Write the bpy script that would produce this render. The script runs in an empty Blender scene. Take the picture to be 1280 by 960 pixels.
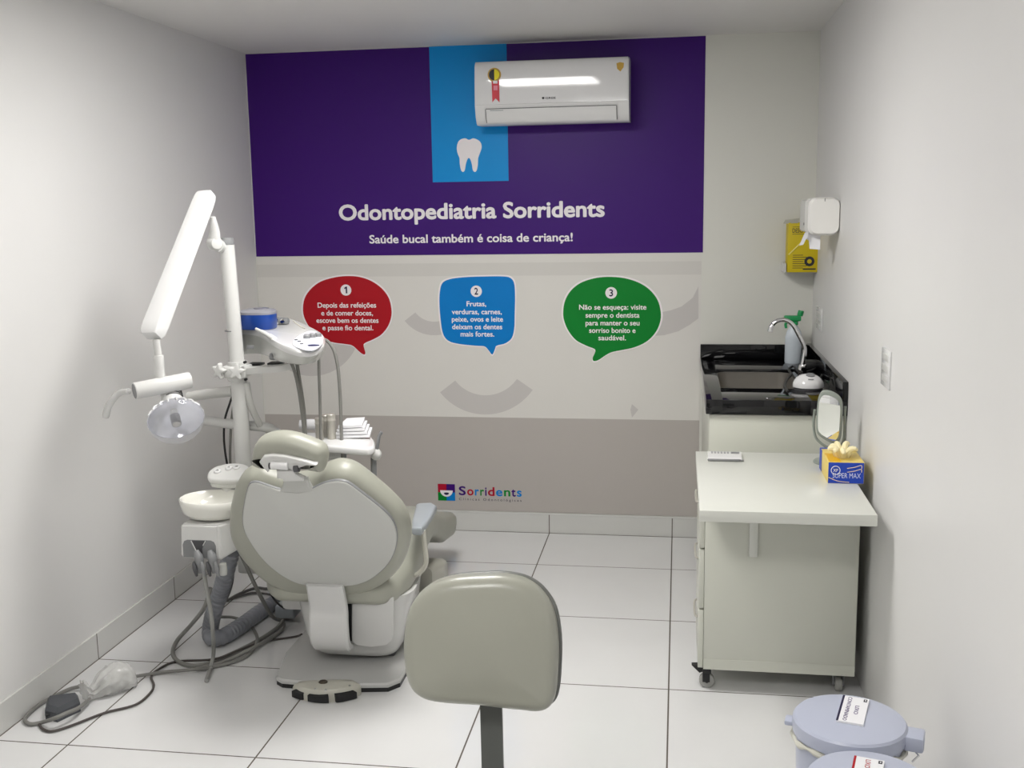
import bpy, bmesh, math, random
from mathutils import Vector, Matrix
random.seed(7)
C = bpy.context.scene.collection
SC = bpy.context.scene
V = Vector

# ------------------------------------------------------------------ camera
FPX, PITCH, YAW, ROLL = 1329.56, 0.16316, -0.15658, -0.01585
CAM = V((0.01977, -5.04403, 1.58522))
_f = V((math.sin(YAW)*math.cos(PITCH), math.cos(YAW)*math.cos(PITCH), -math.sin(PITCH)))
_r = V((math.cos(YAW), -math.sin(YAW), 0))
_u = _r.cross(_f)
_c, _s = math.cos(ROLL), math.sin(ROLL)
RT, UP, FW = _c*_r + _s*_u, -_s*_r + _c*_u, _f
cd = bpy.data.cameras.new('camera'); cam = bpy.data.objects.new('camera', cd); C.objects.link(cam)
cd.sensor_width = 36; cd.lens = FPX/1280*36; cd.clip_start = 0.02
M4 = Matrix(((RT.x, UP.x, -FW.x, CAM.x), (RT.y, UP.y, -FW.y, CAM.y), (RT.z, UP.z, -FW.z, CAM.z), (0, 0, 0, 1)))
cam.matrix_world = M4
SC.camera = cam

# ------------------------------------------------------------------ view, world, lights
SC.view_settings.view_transform = 'Standard'
SC.view_settings.look = 'None'
SC.view_settings.gamma = 1
SC.view_settings.use_curve_mapping = False
SC.view_settings.exposure = 0.0
W = bpy.data.worlds.new('world'); SC.world = W; W.use_nodes = True
W.node_tree.nodes['Background'].inputs[0].default_value = (0.9, 0.95, 1, 1)
W.node_tree.nodes['Background'].inputs[1].default_value = 0.15
LAMPS = [((-0.78, -1.90), 0.60, 32.0), ((-0.55, -4.40), 0.60, 26.0)]   # square ceiling panels: centre, side, strength

# ------------------------------------------------------------------ pixel rays (1280x960)
def ray(px, py): return FW + RT*((px-640)/FPX) - UP*((py-480)/FPX)
def Ay(px, py, y): d = ray(px, py); return CAM + d*((y-CAM.y)/d.y)
def Az(px, py, z=0.0): d = ray(px, py); return CAM + d*((z-CAM.z)/d.z)
def Ax(px, py, x): d = ray(px, py); return CAM + d*((x-CAM.x)/d.x)
def Ap(px, py, o, n): d = ray(px, py); return CAM + d*((o-CAM).dot(n)/d.dot(n))

# ------------------------------------------------------------------ materials
def lin(v):
    v /= 255.0
    return v/12.92 if v <= 0.04045 else ((v+0.055)/1.055)**2.4
def rgb(r, g, b, k=1.0): return (min(lin(r)*k, .95), min(lin(g)*k, .95), min(lin(b)*k, .95), 1)
MATS = {}
def mat(name, col, rough=0.5, metal=0.0, coat=0.0, noise=0.0, nscale=8.0, bump=0.0, bscale=200.0, trans=0.0, ior=1.45, alpha=1.0, spec=0.5, sss=0.0):
    if name in MATS: return MATS[name]
    m = bpy.data.materials.new(name); m.use_nodes = True
    nt = m.node_tree; b = nt.nodes['Principled BSDF']
    b.inputs['Base Color'].default_value = col
    b.inputs['Roughness'].default_value = rough
    b.inputs['Metallic'].default_value = metal
    b.inputs['Coat Weight'].default_value = coat
    b.inputs['Transmission Weight'].default_value = trans
    b.inputs['IOR'].default_value = ior
    b.inputs['Alpha'].default_value = alpha
    b.inputs['Specular IOR Level'].default_value = spec
    tc = nt.nodes.new('ShaderNodeTexCoord')
    if noise > 0:
        n = nt.nodes.new('ShaderNodeTexNoise'); n.inputs['Scale'].default_value = nscale; n.inputs['Detail'].default_value = 4
        nt.links.new(tc.outputs['Object'], n.inputs['Vector'])
        mx = nt.nodes.new('ShaderNodeMix'); mx.data_type = 'RGBA'
        mx.inputs[6].default_value = tuple(c*(1-noise) for c in col[:3]) + (1,)
        mx.inputs[7].default_value = tuple(min(1, c*(1+noise*.6)) for c in col[:3]) + (1,)
        nt.links.new(n.outputs['Fac'], mx.inputs[0]); nt.links.new(mx.outputs[2], b.inputs['Base Color'])
    if bump > 0:
        n2 = nt.nodes.new('ShaderNodeTexNoise'); n2.inputs['Scale'].default_value = bscale
        nt.links.new(tc.outputs['Object'], n2.inputs['Vector'])
        bp = nt.nodes.new('ShaderNodeBump'); bp.inputs['Strength'].default_value = bump; bp.inputs['Distance'].default_value = 0.002
        nt.links.new(n2.outputs['Fac'], bp.inputs['Height']); nt.links.new(bp.outputs['Normal'], b.inputs['Normal'])
    MATS[name] = m
    return m
K = 1.3
M_WALL = mat('wall_paint', (0.73, 0.725, 0.715, 1), 0.42, noise=0.03, nscale=2.5, bump=0.06, bscale=60)
M_WALLB = mat('wall_paint_back', (0.70, 0.70, 0.65, 1), 0.45, noise=0.03, nscale=2.5, bump=0.06, bscale=60)
M_CEIL = mat('ceiling_paint', (0.76, 0.75, 0.73, 1), 0.6, noise=0.03, nscale=3)
M_WHITE = mat('white_plastic', (0.62, 0.62, 0.605, 1), 0.28, noise=0.02)
M_WHITEG = mat('white_gloss', (0.74, 0.74, 0.74, 1), 0.12, noise=0.015)
M_AC = mat('conditioner_gloss', (0.74, 0.74, 0.75, 1), 0.055, noise=0.01)
M_SHELL = mat('back_shell_plastic', (0.53, 0.535, 0.51, 1), 0.16, noise=0.02, nscale=4)
M_OLIVE = mat('olive_vinyl', (0.355, 0.358, 0.305, 1), 0.36, noise=0.04, nscale=6, bump=0.05, bscale=350)
M_OLIVE2 = mat('stool_vinyl', (0.32, 0.322, 0.275, 1), 0.30, noise=0.04, nscale=6, bump=0.05, bscale=350)
M_CAB = mat('cabinet_laminate', (0.60, 0.61, 0.54, 1), 0.35, noise=0.02, nscale=5)
M_TOP = mat('table_laminate', (0.66, 0.67, 0.62, 1), 0.3, noise=0.02, nscale=5)
M_BLACK = mat('black_plastic', (0.012, 0.012, 0.013, 1), 0.4, noise=0.2)
M_DGREY = mat('dark_grey_plastic', (0.07, 0.07, 0.075, 1), 0.45, noise=0.1)
M_GREY = mat('grey_plastic', (0.22, 0.225, 0.23, 1), 0.4, noise=0.05)
M_LGREY = mat('light_grey_plastic', (0.36, 0.39, 0.42, 1), 0.35, noise=0.04)
M_HOSE = mat('grey_hose', (0.215, 0.212, 0.198, 1), 0.45, noise=0.06, nscale=20)
M_CORR = mat('corrugated_hose', (0.25, 0.26, 0.285, 1), 0.4, noise=0.05)
M_CHROME = mat('chrome', (0.75, 0.75, 0.76, 1), 0.08, 1.0, noise=0.02)
M_STEEL = mat('brushed_steel', (0.50, 0.48, 0.43, 1), 0.36, 0.35, noise=0.08, nscale=30)
M_POST = mat('painted_steel', (0.10, 0.105, 0.10, 1), 0.38, noise=0.05)
M_GROUT = mat('grout', (0.12, 0.10, 0.085, 1), 0.8, noise=0.1)
M_LILAC = mat('lilac_plastic', (0.46, 0.49, 0.60, 1), 0.3, noise=0.03)
M_PAPER = mat('paper', (0.80, 0.80, 0.82, 1), 0.7, noise=0.03)
M_INK = mat('dark_ink', (0.02, 0.02, 0.03, 1), 0.5, noise=0.1)
M_CLEAR = mat('clear_plastic', (0.97, 0.97, 1.0, 1), 0.05, trans=1.0, ior=1.12)
M_GLASS = mat('lamp_shield', (0.80, 0.81, 0.86, 1), 0.04, alpha=0.16)
M_REFL = mat('lamp_reflector', (0.72, 0.73, 0.80, 1), 0.12, 0.6, noise=0.03)
M_BAG = mat('crumpled_bag', (0.72, 0.72, 0.70, 1), 0.16, alpha=0.55, bump=0.8, bscale=45)
M_GRANITE = mat('black_granite', (0.006, 0.006, 0.007, 1), 0.05, noise=0.5, nscale=120, spec=0.5)
M_BLUE = mat('blue_plastic', rgb(16, 62, 145, 1.0), 0.3, noise=0.05)
M_YELLOW = mat('yellow_card', rgb(185, 165, 10, 1.3), 0.5, noise=0.06)
M_BOXBLUE = mat('glove_box_blue', rgb(25, 62, 170, 1.2), 0.4, noise=0.05)
M_BOXYEL = mat('glove_box_yellow', rgb(222, 198, 110, 1.1), 0.4, noise=0.12, nscale=40)
M_LATEX = mat('latex', rgb(232, 222, 180, 1.1), 0.55, noise=0.05, nscale=30)
M_GREEN = mat('green_plastic', rgb(30, 140, 80, 1.2), 0.35, noise=0.05)
M_MIRROR = mat('mirror_glass', (0.85, 0.86, 0.85, 1), 0.01, 1.0)
M_RED = mat('sticker_red', rgb(185, 25, 45, 1.2), 0.4, noise=0.03)
M_GOLD = mat('sticker_gold', rgb(180, 145, 60, 1.2), 0.4, noise=0.05)
M_BROWN = mat('pedal_button', (0.06, 0.045, 0.03, 1), 0.4, noise=0.1)
M_BEIGE = mat('beige_plastic', (0.50, 0.49, 0.43, 1), 0.3, noise=0.03)
def pr(name, r, g, b, k=K): return mat('print_'+name, rgb(r, g, b, k), 0.4, noise=0.02, spec=0.25)
P_PURPLE = pr('purple', 56, 14, 104, 1.15); P_CYAN = pr('cyan', 5, 126, 192); P_LIGHT = pr('light', 194, 192, 188); P_STRIP = pr('strip', 186, 184, 180)
P_DARK = pr('grey', 161, 156, 152); P_ARC = pr('arc', 176, 173, 171); P_RED = pr('red', 152, 16, 28); P_BLUE = pr('blue', 2, 108, 178)
P_GREEN = pr('green', 2, 112, 38); P_WHITE = pr('white', 212, 208, 210); P_INK = pr('ink', 35, 30, 60); P_WINE = pr('wine', 150, 15, 40)

def floor_mat():
    m = bpy.data.materials.new('porcelain_tile'); m.use_nodes = True
    nt = m.node_tree; b = nt.nodes['Principled BSDF']; L = nt.links.new
    g = nt.nodes.new('ShaderNodeNewGeometry'); sp = nt.nodes.new('ShaderNodeSeparateXYZ'); L(g.outputs['Position'], sp.inputs[0])
    def mth(op, a, bb=None):
        n = nt.nodes.new('ShaderNodeMath'); n.operation = op
        for i, v in enumerate((a, bb)):
            if v is None: continue
            if isinstance(v, (int, float)): n.inputs[i].default_value = v
            else: L(v, n.inputs[i])
        return n.outputs[0]
    def line(o, off):
        t = mth('ADD', o, off); t = mth('DIVIDE', t, 0.6); f = mth('FRACT', t); d = mth('ABSOLUTE', mth('SUBTRACT', f, 0.5))
        return mth('GREATER_THAN', d, 0.5-0.0042)
    gx = mth('MULTIPLY', line(sp.outputs['X'], 12.0), mth('LESS_THAN', sp.outputs['X'], 0.5)); gy = line(sp.outputs['Y'], 12.48124-0.48+0.48)
    gg = mth('MAXIMUM', gx, gy)
    n = nt.nodes.new('ShaderNodeTexNoise'); n.inputs['Scale'].default_value = 3; n.inputs['Detail'].default_value = 5; L(g.outputs['Position'], n.inputs['Vector'])
    r = nt.nodes.new('ShaderNodeValToRGB'); r.color_ramp.elements[0].color = (0.68, 0.68, 0.68, 1); r.color_ramp.elements[1].color = (0.75, 0.75, 0.75, 1); L(n.outputs['Fac'], r.inputs[0])
    mx = nt.nodes.new('ShaderNodeMix'); mx.data_type = 'RGBA'; L(gg, mx.inputs[0]); L(r.outputs[0], mx.inputs[6]); mx.inputs[7].default_value = (0.10, 0.085, 0.07, 1)
    L(mx.outputs[2], b.inputs['Base Color'])
    rr = nt.nodes.new('ShaderNodeMix'); rr.data_type = 'FLOAT'; L(gg, rr.inputs[0]); rr.inputs[2].default_value = 0.13; rr.inputs[3].default_value = 0.8
    L(rr.outputs[0], b.inputs['Roughness'])
    b.inputs['Specular IOR Level'].default_value = 0.5
    return m
M_FLOOR = floor_mat()
M_BASE = mat('baseboard_tile', (0.62, 0.62, 0.60, 1), 0.15, noise=0.03, nscale=4)

# ------------------------------------------------------------------ mesh helpers
def cr(pts, n=8, closed=False):
    """Catmull-Rom resample"""
    pts = [V(p) for p in pts]; N = len(pts); out = []
    rng = range(N) if closed else range(N-1)
    for i in rng:
        p0 = pts[(i-1) % N] if (closed or i > 0) else pts[0]*2-pts[1]
        p1 = pts[i]; p2 = pts[(i+1) % N]
        p3 = pts[(i+2) % N] if (closed or i+2 < N) else p2*2-p1
        for k in range(n):
            t = k/n
            out.append(0.5*((2*p1)+(p2-p0)*t+(2*p0-5*p1+4*p2-p3)*t*t+(3*p1-p0-3*p2+p3)*t**3))
    if not closed: out.append(pts[-1].copy())
    return out
class MB:
    def __init__(s): s.bm = bmesh.new()
    def box(s, c, d, bev=0.0, seg=2, rot=None):
        r = bmesh.ops.create_cube(s.bm, size=1); vs = r['verts']
        for v in vs: v.co = V((v.co.x*d[0], v.co.y*d[1], v.co.z*d[2]))
        if bev > 0:
            es = list({e for v in vs for e in v.link_edges})
            r2 = bmesh.ops.bevel(s.bm, geom=es, offset=min(bev, min(d)*.49), segments=seg, affect='EDGES', profile=0.5)
            vs = list({v for f in r2['faces'] for v in f.verts} | {v for v in vs if v.is_valid})
        for v in vs:
            if rot is not None: v.co = rot @ v.co
            v.co += V(c)
        return s
    def box2(s, a, b, bev=0.0, seg=2):
        a, b = V(a), V(b); return s.box((a+b)/2, [abs(b[i]-a[i]) for i in range(3)], bev, seg)
    def tube(s, path, r, n=10, cap=True):
        path = [V(p) for p in path]; N = len(path); rs = r if isinstance(r, (list, tuple)) else [r]*N
        rings = []; t0 = (path[1]-path[0]).normalized(); a = t0.orthogonal().normalized()
        for i, p in enumerate(path):
            t = (path[min(i+1, N-1)]-path[max(i-1, 0)])
            t = t.normalized() if t.length > 1e-9 else t0
            a = a-t*a.dot(t)
            a = a.normalized() if a.length > 1e-6 else t.orthogonal().normalized()
            b = t.cross(a)
            rings.append([s.bm.verts.new(p+(a*math.cos(2*math.pi*k/n)+b*math.sin(2*math.pi*k/n))*rs[i]) for k in range(n)])
            t0 = t
        for i in range(N-1):
            for k in range(n):
                s.bm.faces.new((rings[i][k], rings[i][(k+1) % n], rings[i+1][(k+1) % n], rings[i+1][k]))
        if cap:
            s.bm.faces.new(rings[0][::-1]); s.bm.faces.new(rings[-1])
        return s
    def lathe(s, prof, o=(0, 0, 0), ax=(0, 0, 1), n=32, sx=1.0, sy=1.0, start=0, cap=True):
        """prof [(r,h)], axis ax"""
        o, ax = V(o), V(ax).normalized(); a = ax.orthogonal().normalized()
        if abs(ax.z) > .99: a = V((1, 0, 0))
        b = ax.cross(a); rings = []
        for r, h in prof:
            if r < 1e-6: rings.append([s.bm.verts.new(o+ax*h)])
            else: rings.append([s.bm.verts.new(o+ax*h+(a*math.cos(2*math.pi*k/n)*sx+b*math.sin(2*math.pi*k/n)*sy)*r) for k in range(n)])
        for i in range(len(rings)-1):
            A, B = rings[i], rings[i+1]
            for k in range(n):
                k2 = (k+1) % n
                if len(A) == 1 and len(B) == 1: continue
                if len(A) == 1: s.bm.faces.new((A[0], B[k2], B[k]))
                elif len(B) == 1: s.bm.faces.new((A[k], A[k2], B[0]))
                else: s.bm.faces.new((A[k], A[k2], B[k2], B[k]))
        if cap:
            if len(rings[0]) > 1: s.bm.faces.new(rings[0][::-1])
            if len(rings[-1]) > 1: s.bm.faces.new(rings[-1])
        return s
    def cyl(s, a, b, r, n=20, r2=None, bev=0.0):
        a, b = V(a), V(b); L = (b-a).length; r2 = r if r2 is None else r2
        if bev > 0: p = [(r-bev, 0), (r-bev*.3, bev*.3), (r, bev), (r2, L-bev), (r2-bev*.3, L-bev*.3), (r2-bev, L)]
        else: p = [(r, 0), (r2, L)]
        return s.lathe(p, a, b-a, n)
    def loft(s, rings, cap=True):
        R = [[s.bm.verts.new(V(p)) for p in r] for r in rings]; n = len(R[0])
        for i in range(len(R)-1):
            for k in range(n): s.bm.faces.new((R[i][k], R[i][(k+1) % n], R[i+1][(k+1) % n], R[i+1][k]))
        if cap: s.bm.faces.new(R[0][::-1]); s.bm.faces.new(R[-1])
        return s
    def prism(s, pts, d):
        """polygon (3D, coplanar) extruded along vector d"""
        d = V(d); return s.loft([pts, [V(p)+d for p in pts]])
    def pad(s, pts, nrm, t, r, seg=5, dome=0.0, sub=0, back_r=None):
        """cushion: outline pts on the mid plane, thickness t about it, edge radius r; dome bulges the +nrm side"""
        nrm = V(nrm).normalized()
        if sub: pts = cr(pts, sub, True)
        pts = [V(p) for p in pts]; N = len(pts); c = sum(pts, V())/N
        area = sum(((pts[i]-c).cross(pts[(i+1) % N]-c)).dot(nrm) for i in range(N))
        if area < 0: pts.reverse()
        ins = []
        for i in range(N):
            tg = (pts[(i+1) % N]-pts[i-1]).normalized(); ins.append(nrm.cross(tg).normalized())
        br = r if back_r is None else back_r
        rings = []
        for k in (0.0, 0.35, 0.7):
            rings.append([c+((p+ins[i]*br)-c)*(0.3+k) - nrm*(t/2) for i, p in enumerate(pts)]) if False else None
        for k in range(seg+1):
            a = math.pi/2*(1-k/seg); rings.append([p+ins[i]*(br*(1-math.cos(a)))-nrm*(t/2-br+br*math.sin(a)) for i, p in enumerate(pts)])
        for k in range(seg+1):
            a = math.pi/2*k/seg; rings.append([p+ins[i]*(r*(1-math.cos(a)))+nrm*(t/2-r+r*math.sin(a)) for i, p in enumerate(pts)])
        if dome:
            last = rings[-1]; cc = sum(last, V())/N
            for q in (.85, .7, .5, .3, .12): rings.append([cc+(p-cc)*q+nrm*dome*(1-q*q) for p in last])
        s.loft(rings); return s
    def build(s, name, m, parent=None, smooth=35, loc=None):
        bm = s.bm
        bmesh.ops.remove_doubles(bm, verts=bm.verts, dist=1e-6)
        bmesh.ops.recalc_face_normals(bm, faces=bm.faces)
        o_ = V((0, 0, 0))
        if parent is not None:
            p = parent
            while p is not None: o_ += p.location; p = p.parent
        if loc is not None: o_ = V(loc)
        for v in bm.verts: v.co -= o_
        me = bpy.data.meshes.new(name); bm.to_mesh(me); bm.free()
        me.materials.append(m)
        if smooth:
            me.shade_smooth(); me.set_sharp_from_angle(angle=math.radians(smooth))
        o = bpy.data.objects.new(name, me); C.objects.link(o)
        if parent is not None: o.parent = parent
        elif loc is not None: o.location = V(loc)
        return o
def tag(o, label=None, cat=None, group=None, kind=None):
    if label: o['label'] = label
    if cat: o['category'] = cat
    if group: o['group'] = group
    if kind: o['kind'] = kind
    return o
def thing(name, loc, label, cat, group=None):
    e = bpy.data.objects.new(name, None); C.objects.link(e); e.location = V(loc); e.empty_display_size = 0.05
    return tag(e, label, cat, group)
def struct(name, m, mb, smooth=0): return tag(mb.build(name, m, None, smooth), kind='structure')
def copy_tree(o, delta, parent=None):
    c = o.copy(); C.objects.link(c); c.parent = parent
    if parent is None: c.location = o.location+V(delta)
    for ch in list(o.children): copy_tree(ch, delta, c)
    return c

TXT = {}
def text(name, body, m, parent, o, right, up, width, cap, depth=0.0012, bold=0.0, align='L', spacing=1.0):
    """lettering mesh: starts at baseline-left point o (or centred), stretched so its width is `width` and capital height `cap`"""
    right, up = V(right).normalized(), V(up).normalized(); nrm = right.cross(up)
    cu = bpy.data.curves.new('t', 'FONT'); cu.body = body; cu.size = 1.0; cu.space_character = spacing; cu.resolution_u = 4
    tmp = bpy.data.objects.new('t', cu); C.objects.link(tmp)
    dg = bpy.context.evaluated_depsgraph_get(); dg.update()
    me = bpy.data.meshes.new_from_object(tmp.evaluated_get(dg)); bpy.data.objects.remove(tmp)
    cu.body = 'E'
    tmp = bpy.data.objects.new('t', cu); C.objects.link(tmp); dg = bpy.context.evaluated_depsgraph_get(); dg.update()
    m2 = bpy.data.meshes.new_from_object(tmp.evaluated_get(dg)); bpy.data.objects.remove(tmp)
    hE = max(v.co.y for v in m2.vertices)
    x0 = min(v.co.x for v in me.vertices)-bold; x1 = max(v.co.x for v in me.vertices)+bold
    sy = cap/(hE+2*bold); sx = width/(x1-x0) if width else sy
    off = -(x1-x0)*sx/2 if align == 'C' else 0
    # heavier strokes: the same outline printed several times with a small shift, each layer a hair above the last
    sh = [(0, 0)]+([(bold*math.cos(math.pi*k/4), bold*math.sin(math.pi*k/4)) for k in range(8)] if bold > 0 else [])
    vs, fs = [], []
    for li, (dx, dy) in enumerate(sh):
        n0 = len(vs); lift = depth*(.5+.5*li/max(1, len(sh)-1))
        vs += [V(o)+right*((v.co.x+dx-x0)*sx+off)+up*((v.co.y+dy+bold)*sy)+nrm*lift for v in me.vertices]
        fs += [[n0+i for i in p.vertices] for p in me.polygons]
    org = V((0, 0, 0)); p = parent
    while p is not None: org += p.location; p = p.parent
    out = bpy.data.meshes.new(name); out.from_pydata([v-org for v in vs], [], fs); out.materials.append(m); out.update()
    ob = bpy.data.objects.new(name, out); C.objects.link(ob); ob.parent = parent
    return ob

# ================================================================== SETTING
XL, XR, YB, YF, ZC = -2.0514, 0.63, 0.0, -6.2, 2.342
T = 0.12
struct('floor', M_FLOOR, MB().box2((XL-T, YF-T, -0.1), (XR+T, YB+T, 0)))
struct('ceiling', M_CEIL, MB().box2((XL-T, YF-T, ZC), (XR+T, YB+T, ZC+0.1)))
struct('wall_left', M_WALL, MB().box2((XL-T, YF, 0), (XL, YB, ZC)))
struct('wall_right', M_WALL, MB().box2((XR, YF, 0), (XR+T, YB, ZC)))
struct('wall_back', M_WALLB, MB().box2((XL-T, YB, 0), (XR+T, YB+T, ZC)))
struct('wall_front', M_WALL, MB().box2((XL-T, YF-T, 0), (XR+T, YF, ZC)))
ZB = 0.0974
def baseboard(name, mk, m): 
    b = struct(name, M_BASE, mk)
    return b
bl = struct('baseboard_left', M_BASE, MB().box2((XL, YF, 0), (XL+0.009, YB, ZB), 0.001))
bb = struct('baseboard_back', M_BASE, MB().box2((XL+.009, YB-0.009, 0), (0.60, YB, ZB), 0.001))
j = MB()
for i in range(-10, 0):
    y = -0.48124-0.6*(-i-1)
    j.box2((XL+.0088, y-.002, 0.001), (XL+.0094, y+.002, ZB-.0005))
j.build('baseboard_joint', M_GROUT, bl, 0)
j = MB()
for x in (0, -.6, -1.2, -1.8): j.box2((x-.002, YB-.0094, 0.001), (x+.002, YB-.0088, ZB-.0005))
j.box2((XL+.009, YB-.012, 0.0), (0.12, YB-.009, 0.0012))
j.build('baseboard_joint', M_GROUT, bb, 0)
j = MB().box2((XL+.009, YF, 0), (XL+.012, YB, .0012)); j.build('baseboard_joint', M_GROUT, bl, 0)
tb = MB().box2((XL, YB-.011, ZB-.004), (.12, YB, ZB+.004), .002); tb.build('baseboard_cap', M_WHITE, bb, 0)

# ceiling lamps (both out of the frame, above and behind)
def emit(name, strength):
    m = bpy.data.materials.new(name); m.use_nodes = True; nt = m.node_tree
    b = nt.nodes['Principled BSDF']; b.inputs['Base Color'].default_value = (.9, .9, .9, 1)
    b.inputs['Emission Color'].default_value = (1.0, 0.98, 0.95, 1); b.inputs['Emission Strength'].default_value = strength
    return m
for i, ((lx, ly), sd, st) in enumerate(LAMPS):
    t = thing('ceiling_lamp', (lx, ly, ZC), ('square ceiling light panel over the dental chair' if i == 0 else 'square ceiling light panel nearer the entrance'), 'ceiling light', 'ceiling light panels')
    h = sd/2
    MB().box2((lx-h-.02, ly-h-.02, ZC-.022), (lx+h+.02, ly+h+.02, ZC), .004).build('frame', M_WHITE, t)
    MB().box2((lx-h, ly-h, ZC-.026), (lx+h, ly+h, ZC-.0215)).build('diffuser', emit('lamp_diffuser', st), t, 0)

# ================================================================== MURAL (printed wall graphic)
R_, U_ = V((1, 0, 0)), V((0, 0, 1))
MX0, MX1 = XL+0.004, 0.1235
ZP = 1.372; ZG = 0.578
mural = thing('wall_mural', ((MX0+MX1)/2, 0, ZB), 'purple and grey printed wall graphic with three speech bubbles and white lettering', 'wall mural')
def flat(name, m, pts, y, parent, dep=.0006, sub=0):
    p = [V(q) for q in pts]
    if sub: p = cr(p, sub, True)
    p = [V((q.x, y, q.z)) for q in p]
    return MB().prism(p, (0, dep, 0)).build(name, m, parent, 0)
def rect(x0, z0, x1, z1): return [(x0, 0, z0), (x1, 0, z0), (x1, 0, z1), (x0, 0, z1)]
flat('purple_panel', P_PURPLE, rect(MX0, ZP, MX1+.006, ZC-.004), -.002, mural, .002)
flat('pale_grey_panel', P_LIGHT, rect(MX0, ZG, MX1, ZP-.003), -.002, mural, .002)
flat('pale_strip', P_STRIP, rect(MX0, 1.27, MX1, ZP-.04), -.0026, mural)
flat('mid_grey_panel', P_DARK, rect(MX0, ZB+.006, MX1, ZG), -.002, mural, .002)
flat('cyan_panel', P_CYAN, rect(-1.143, 1.716, -.777, ZC-.003), -.0028, mural, .001)
def B(px, py): return Ay(px, py, 0)
def bz(pts): return [B(*p) for p in pts]
# tooth emblem (zoom 290..900 x 30..330, scale .4766)
tooth = [(593, 311), (600, 303), (612, 300), (622, 304), (633, 300), (645, 304), (653, 312), (655, 325), (650, 340), (646, 352), (645, 370), (642, 384), (637, 388), (632, 383), (629, 366), (624, 353), (619, 353), (614, 366), (611, 383), (606, 388), (601, 383), (598, 367), (597, 352), (592, 339), (590, 325)]
flat('tooth_emblem', P_WHITE, [B(290+x*.4766, 30+y*.4766) for x, y in tooth], -.0036, mural, .0006, 4)
def btext(body, m, x0, x1, ybase, capx, parent, name, bold=.018, y=-.0024):
    a, b = B(x0, ybase), B(x1, ybase); h = abs(B(x0, ybase-capx).z-a.z)
    zz = (a.z+b.z)/2
    return text(name, body, m, parent, (a.x, y+.0003, zz), R_, U_, b.x-a.x, h, .0003, bold)
btext('Odontopediatria Sorridents', P_WHITE, 424, 756, 273.5, 20, mural, 'title_lettering', .03)
btext('Saúde bucal também é coisa de criança!', P_WHITE, 462, 716, 303, 10.5, mural, 'subtitle_lettering', .022)
# watermark arcs
def arc(cx, cy, r0, r1, a0, a1, n=24):
    o = [(cx+r1*math.cos(math.radians(a0+(a1-a0)*i/n)), cy+r1*math.sin(math.radians(a0+(a1-a0)*i/n))) for i in range(n+1)]
    q = [(cx+r0*math.cos(math.radians(a1-(a1-a0)*i/n)), cy+r0*math.sin(math.radians(a1-(a1-a0)*i/n))) for i in range(n+1)]
    return o+q
flat('smile_arc', P_ARC, bz(arc(543, 372, 30, 47, 35, 142)), -.0027, mural)
flat('smile_arc', P_ARC, bz(arc(607, 446, 48, 72, 35, 142)), -.0027, mural)
flat('smile_arc', P_ARC, bz([(873, 358), (866, 372), (852, 383), (838, 388), (822, 391), (812, 420), (830, 419), (848, 414), (862, 406), (873, 398)]), -.0027, mural)
flat('smile_arc', P_ARC, bz(arc(390, 410, .5, 60, 2, 178)), -.0027, mural)
flat('smile_arc', P_ARC, bz([(788, 512), (790, 522), (798, 512), (790, 505)]), -.0027, mural)
def bubble(outline, m, lbl, num, numc, lines, sub=4, numm=None):
    pts = bz(outline); c = sum(pts, V())/len(pts)
    rim = flat('speech_bubble', P_WHITE, [c+(p-c)*1.035 for p in cr(pts, sub, True)], -.0030, mural)
    rim['label'] = lbl
    flat('bubble_fill', m, pts, -.0036, rim, .0006, sub)
    o = B(*numc); n = 28
    flat('number_badge', P_WHITE, [(o.x+.0275*math.cos(2*math.pi*k/n), 0, o.z+.0275*math.sin(2*math.pi*k/n)) for k in range(n)], -.0042, rim, .0006)
    if num == '1': flat('numeral', P_INK, [(o.x-.001, 0, o.z-.016), (o.x+.0065, 0, o.z-.016), (o.x+.0065, 0, o.z+.017), (o.x+.0005, 0, o.z+.017), (o.x-.008, 0, o.z+.011), (o.x-.008, 0, o.z+.0045), (o.x-.001, 0, o.z+.008)], -.0046, rim, .0004)
    else: text('numeral', num, numm or P_INK, rim, (o.x, -.0042, o.z-.0165), R_, U_, .018 if num != '1' else .010, .033, .0004, .02, 'C')
    for body, x0, x1, yb in lines: btext(body, P_WHITE, x0, x1, yb, 6.4, rim, 'bubble_lettering', .02, -.0040)
bubble([(379, 388), (381, 373), (389, 361), (401, 352), (417, 347), (433, 345), (449, 346), (464, 351), (477, 360), (486, 372), (489.5, 386), (489, 397), (485, 408), (477, 418), (467, 424), (456, 429), (455, 433), (457, 441), (455, 443), (450, 440), (441, 432), (432, 430), (415, 427.5), (400, 421), (389, 411), (382, 400)],
       P_RED, 'red oval speech bubble', '1', (432.7, 362.5), [('Depois das refeições', 397.5, 470.5, 384.5), ('e de comer doces,', 402, 466.5, 394.3), ('escove bem os dentes', 396, 473.5, 403.5), ('e passe fio dental.', 403.5, 467, 412.8)])
bubble([(550, 365), (553, 354), (562, 349), (580, 346.5), (605, 345.5), (630, 345.5), (639, 348), (643, 355), (644, 370), (643.5, 395), (643, 410), (640, 422), (632, 429), (621, 432), (619, 436), (615.5, 443), (611, 438), (606, 433), (595, 432), (575, 430), (561, 426), (554, 417), (551, 400), (549.5, 380)],
       P_BLUE, 'blue rounded square speech bubble', '2', (595.5, 364), [('Frutas,', 583.5, 608, 382.8), ('verduras, carnes,', 565, 627.5, 392.8), ('peixe, ovos e leite', 565, 629, 402), ('deixam os dentes', 565.5, 628, 411.5), ('mais fortes.', 576, 618, 420.6)])
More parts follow.
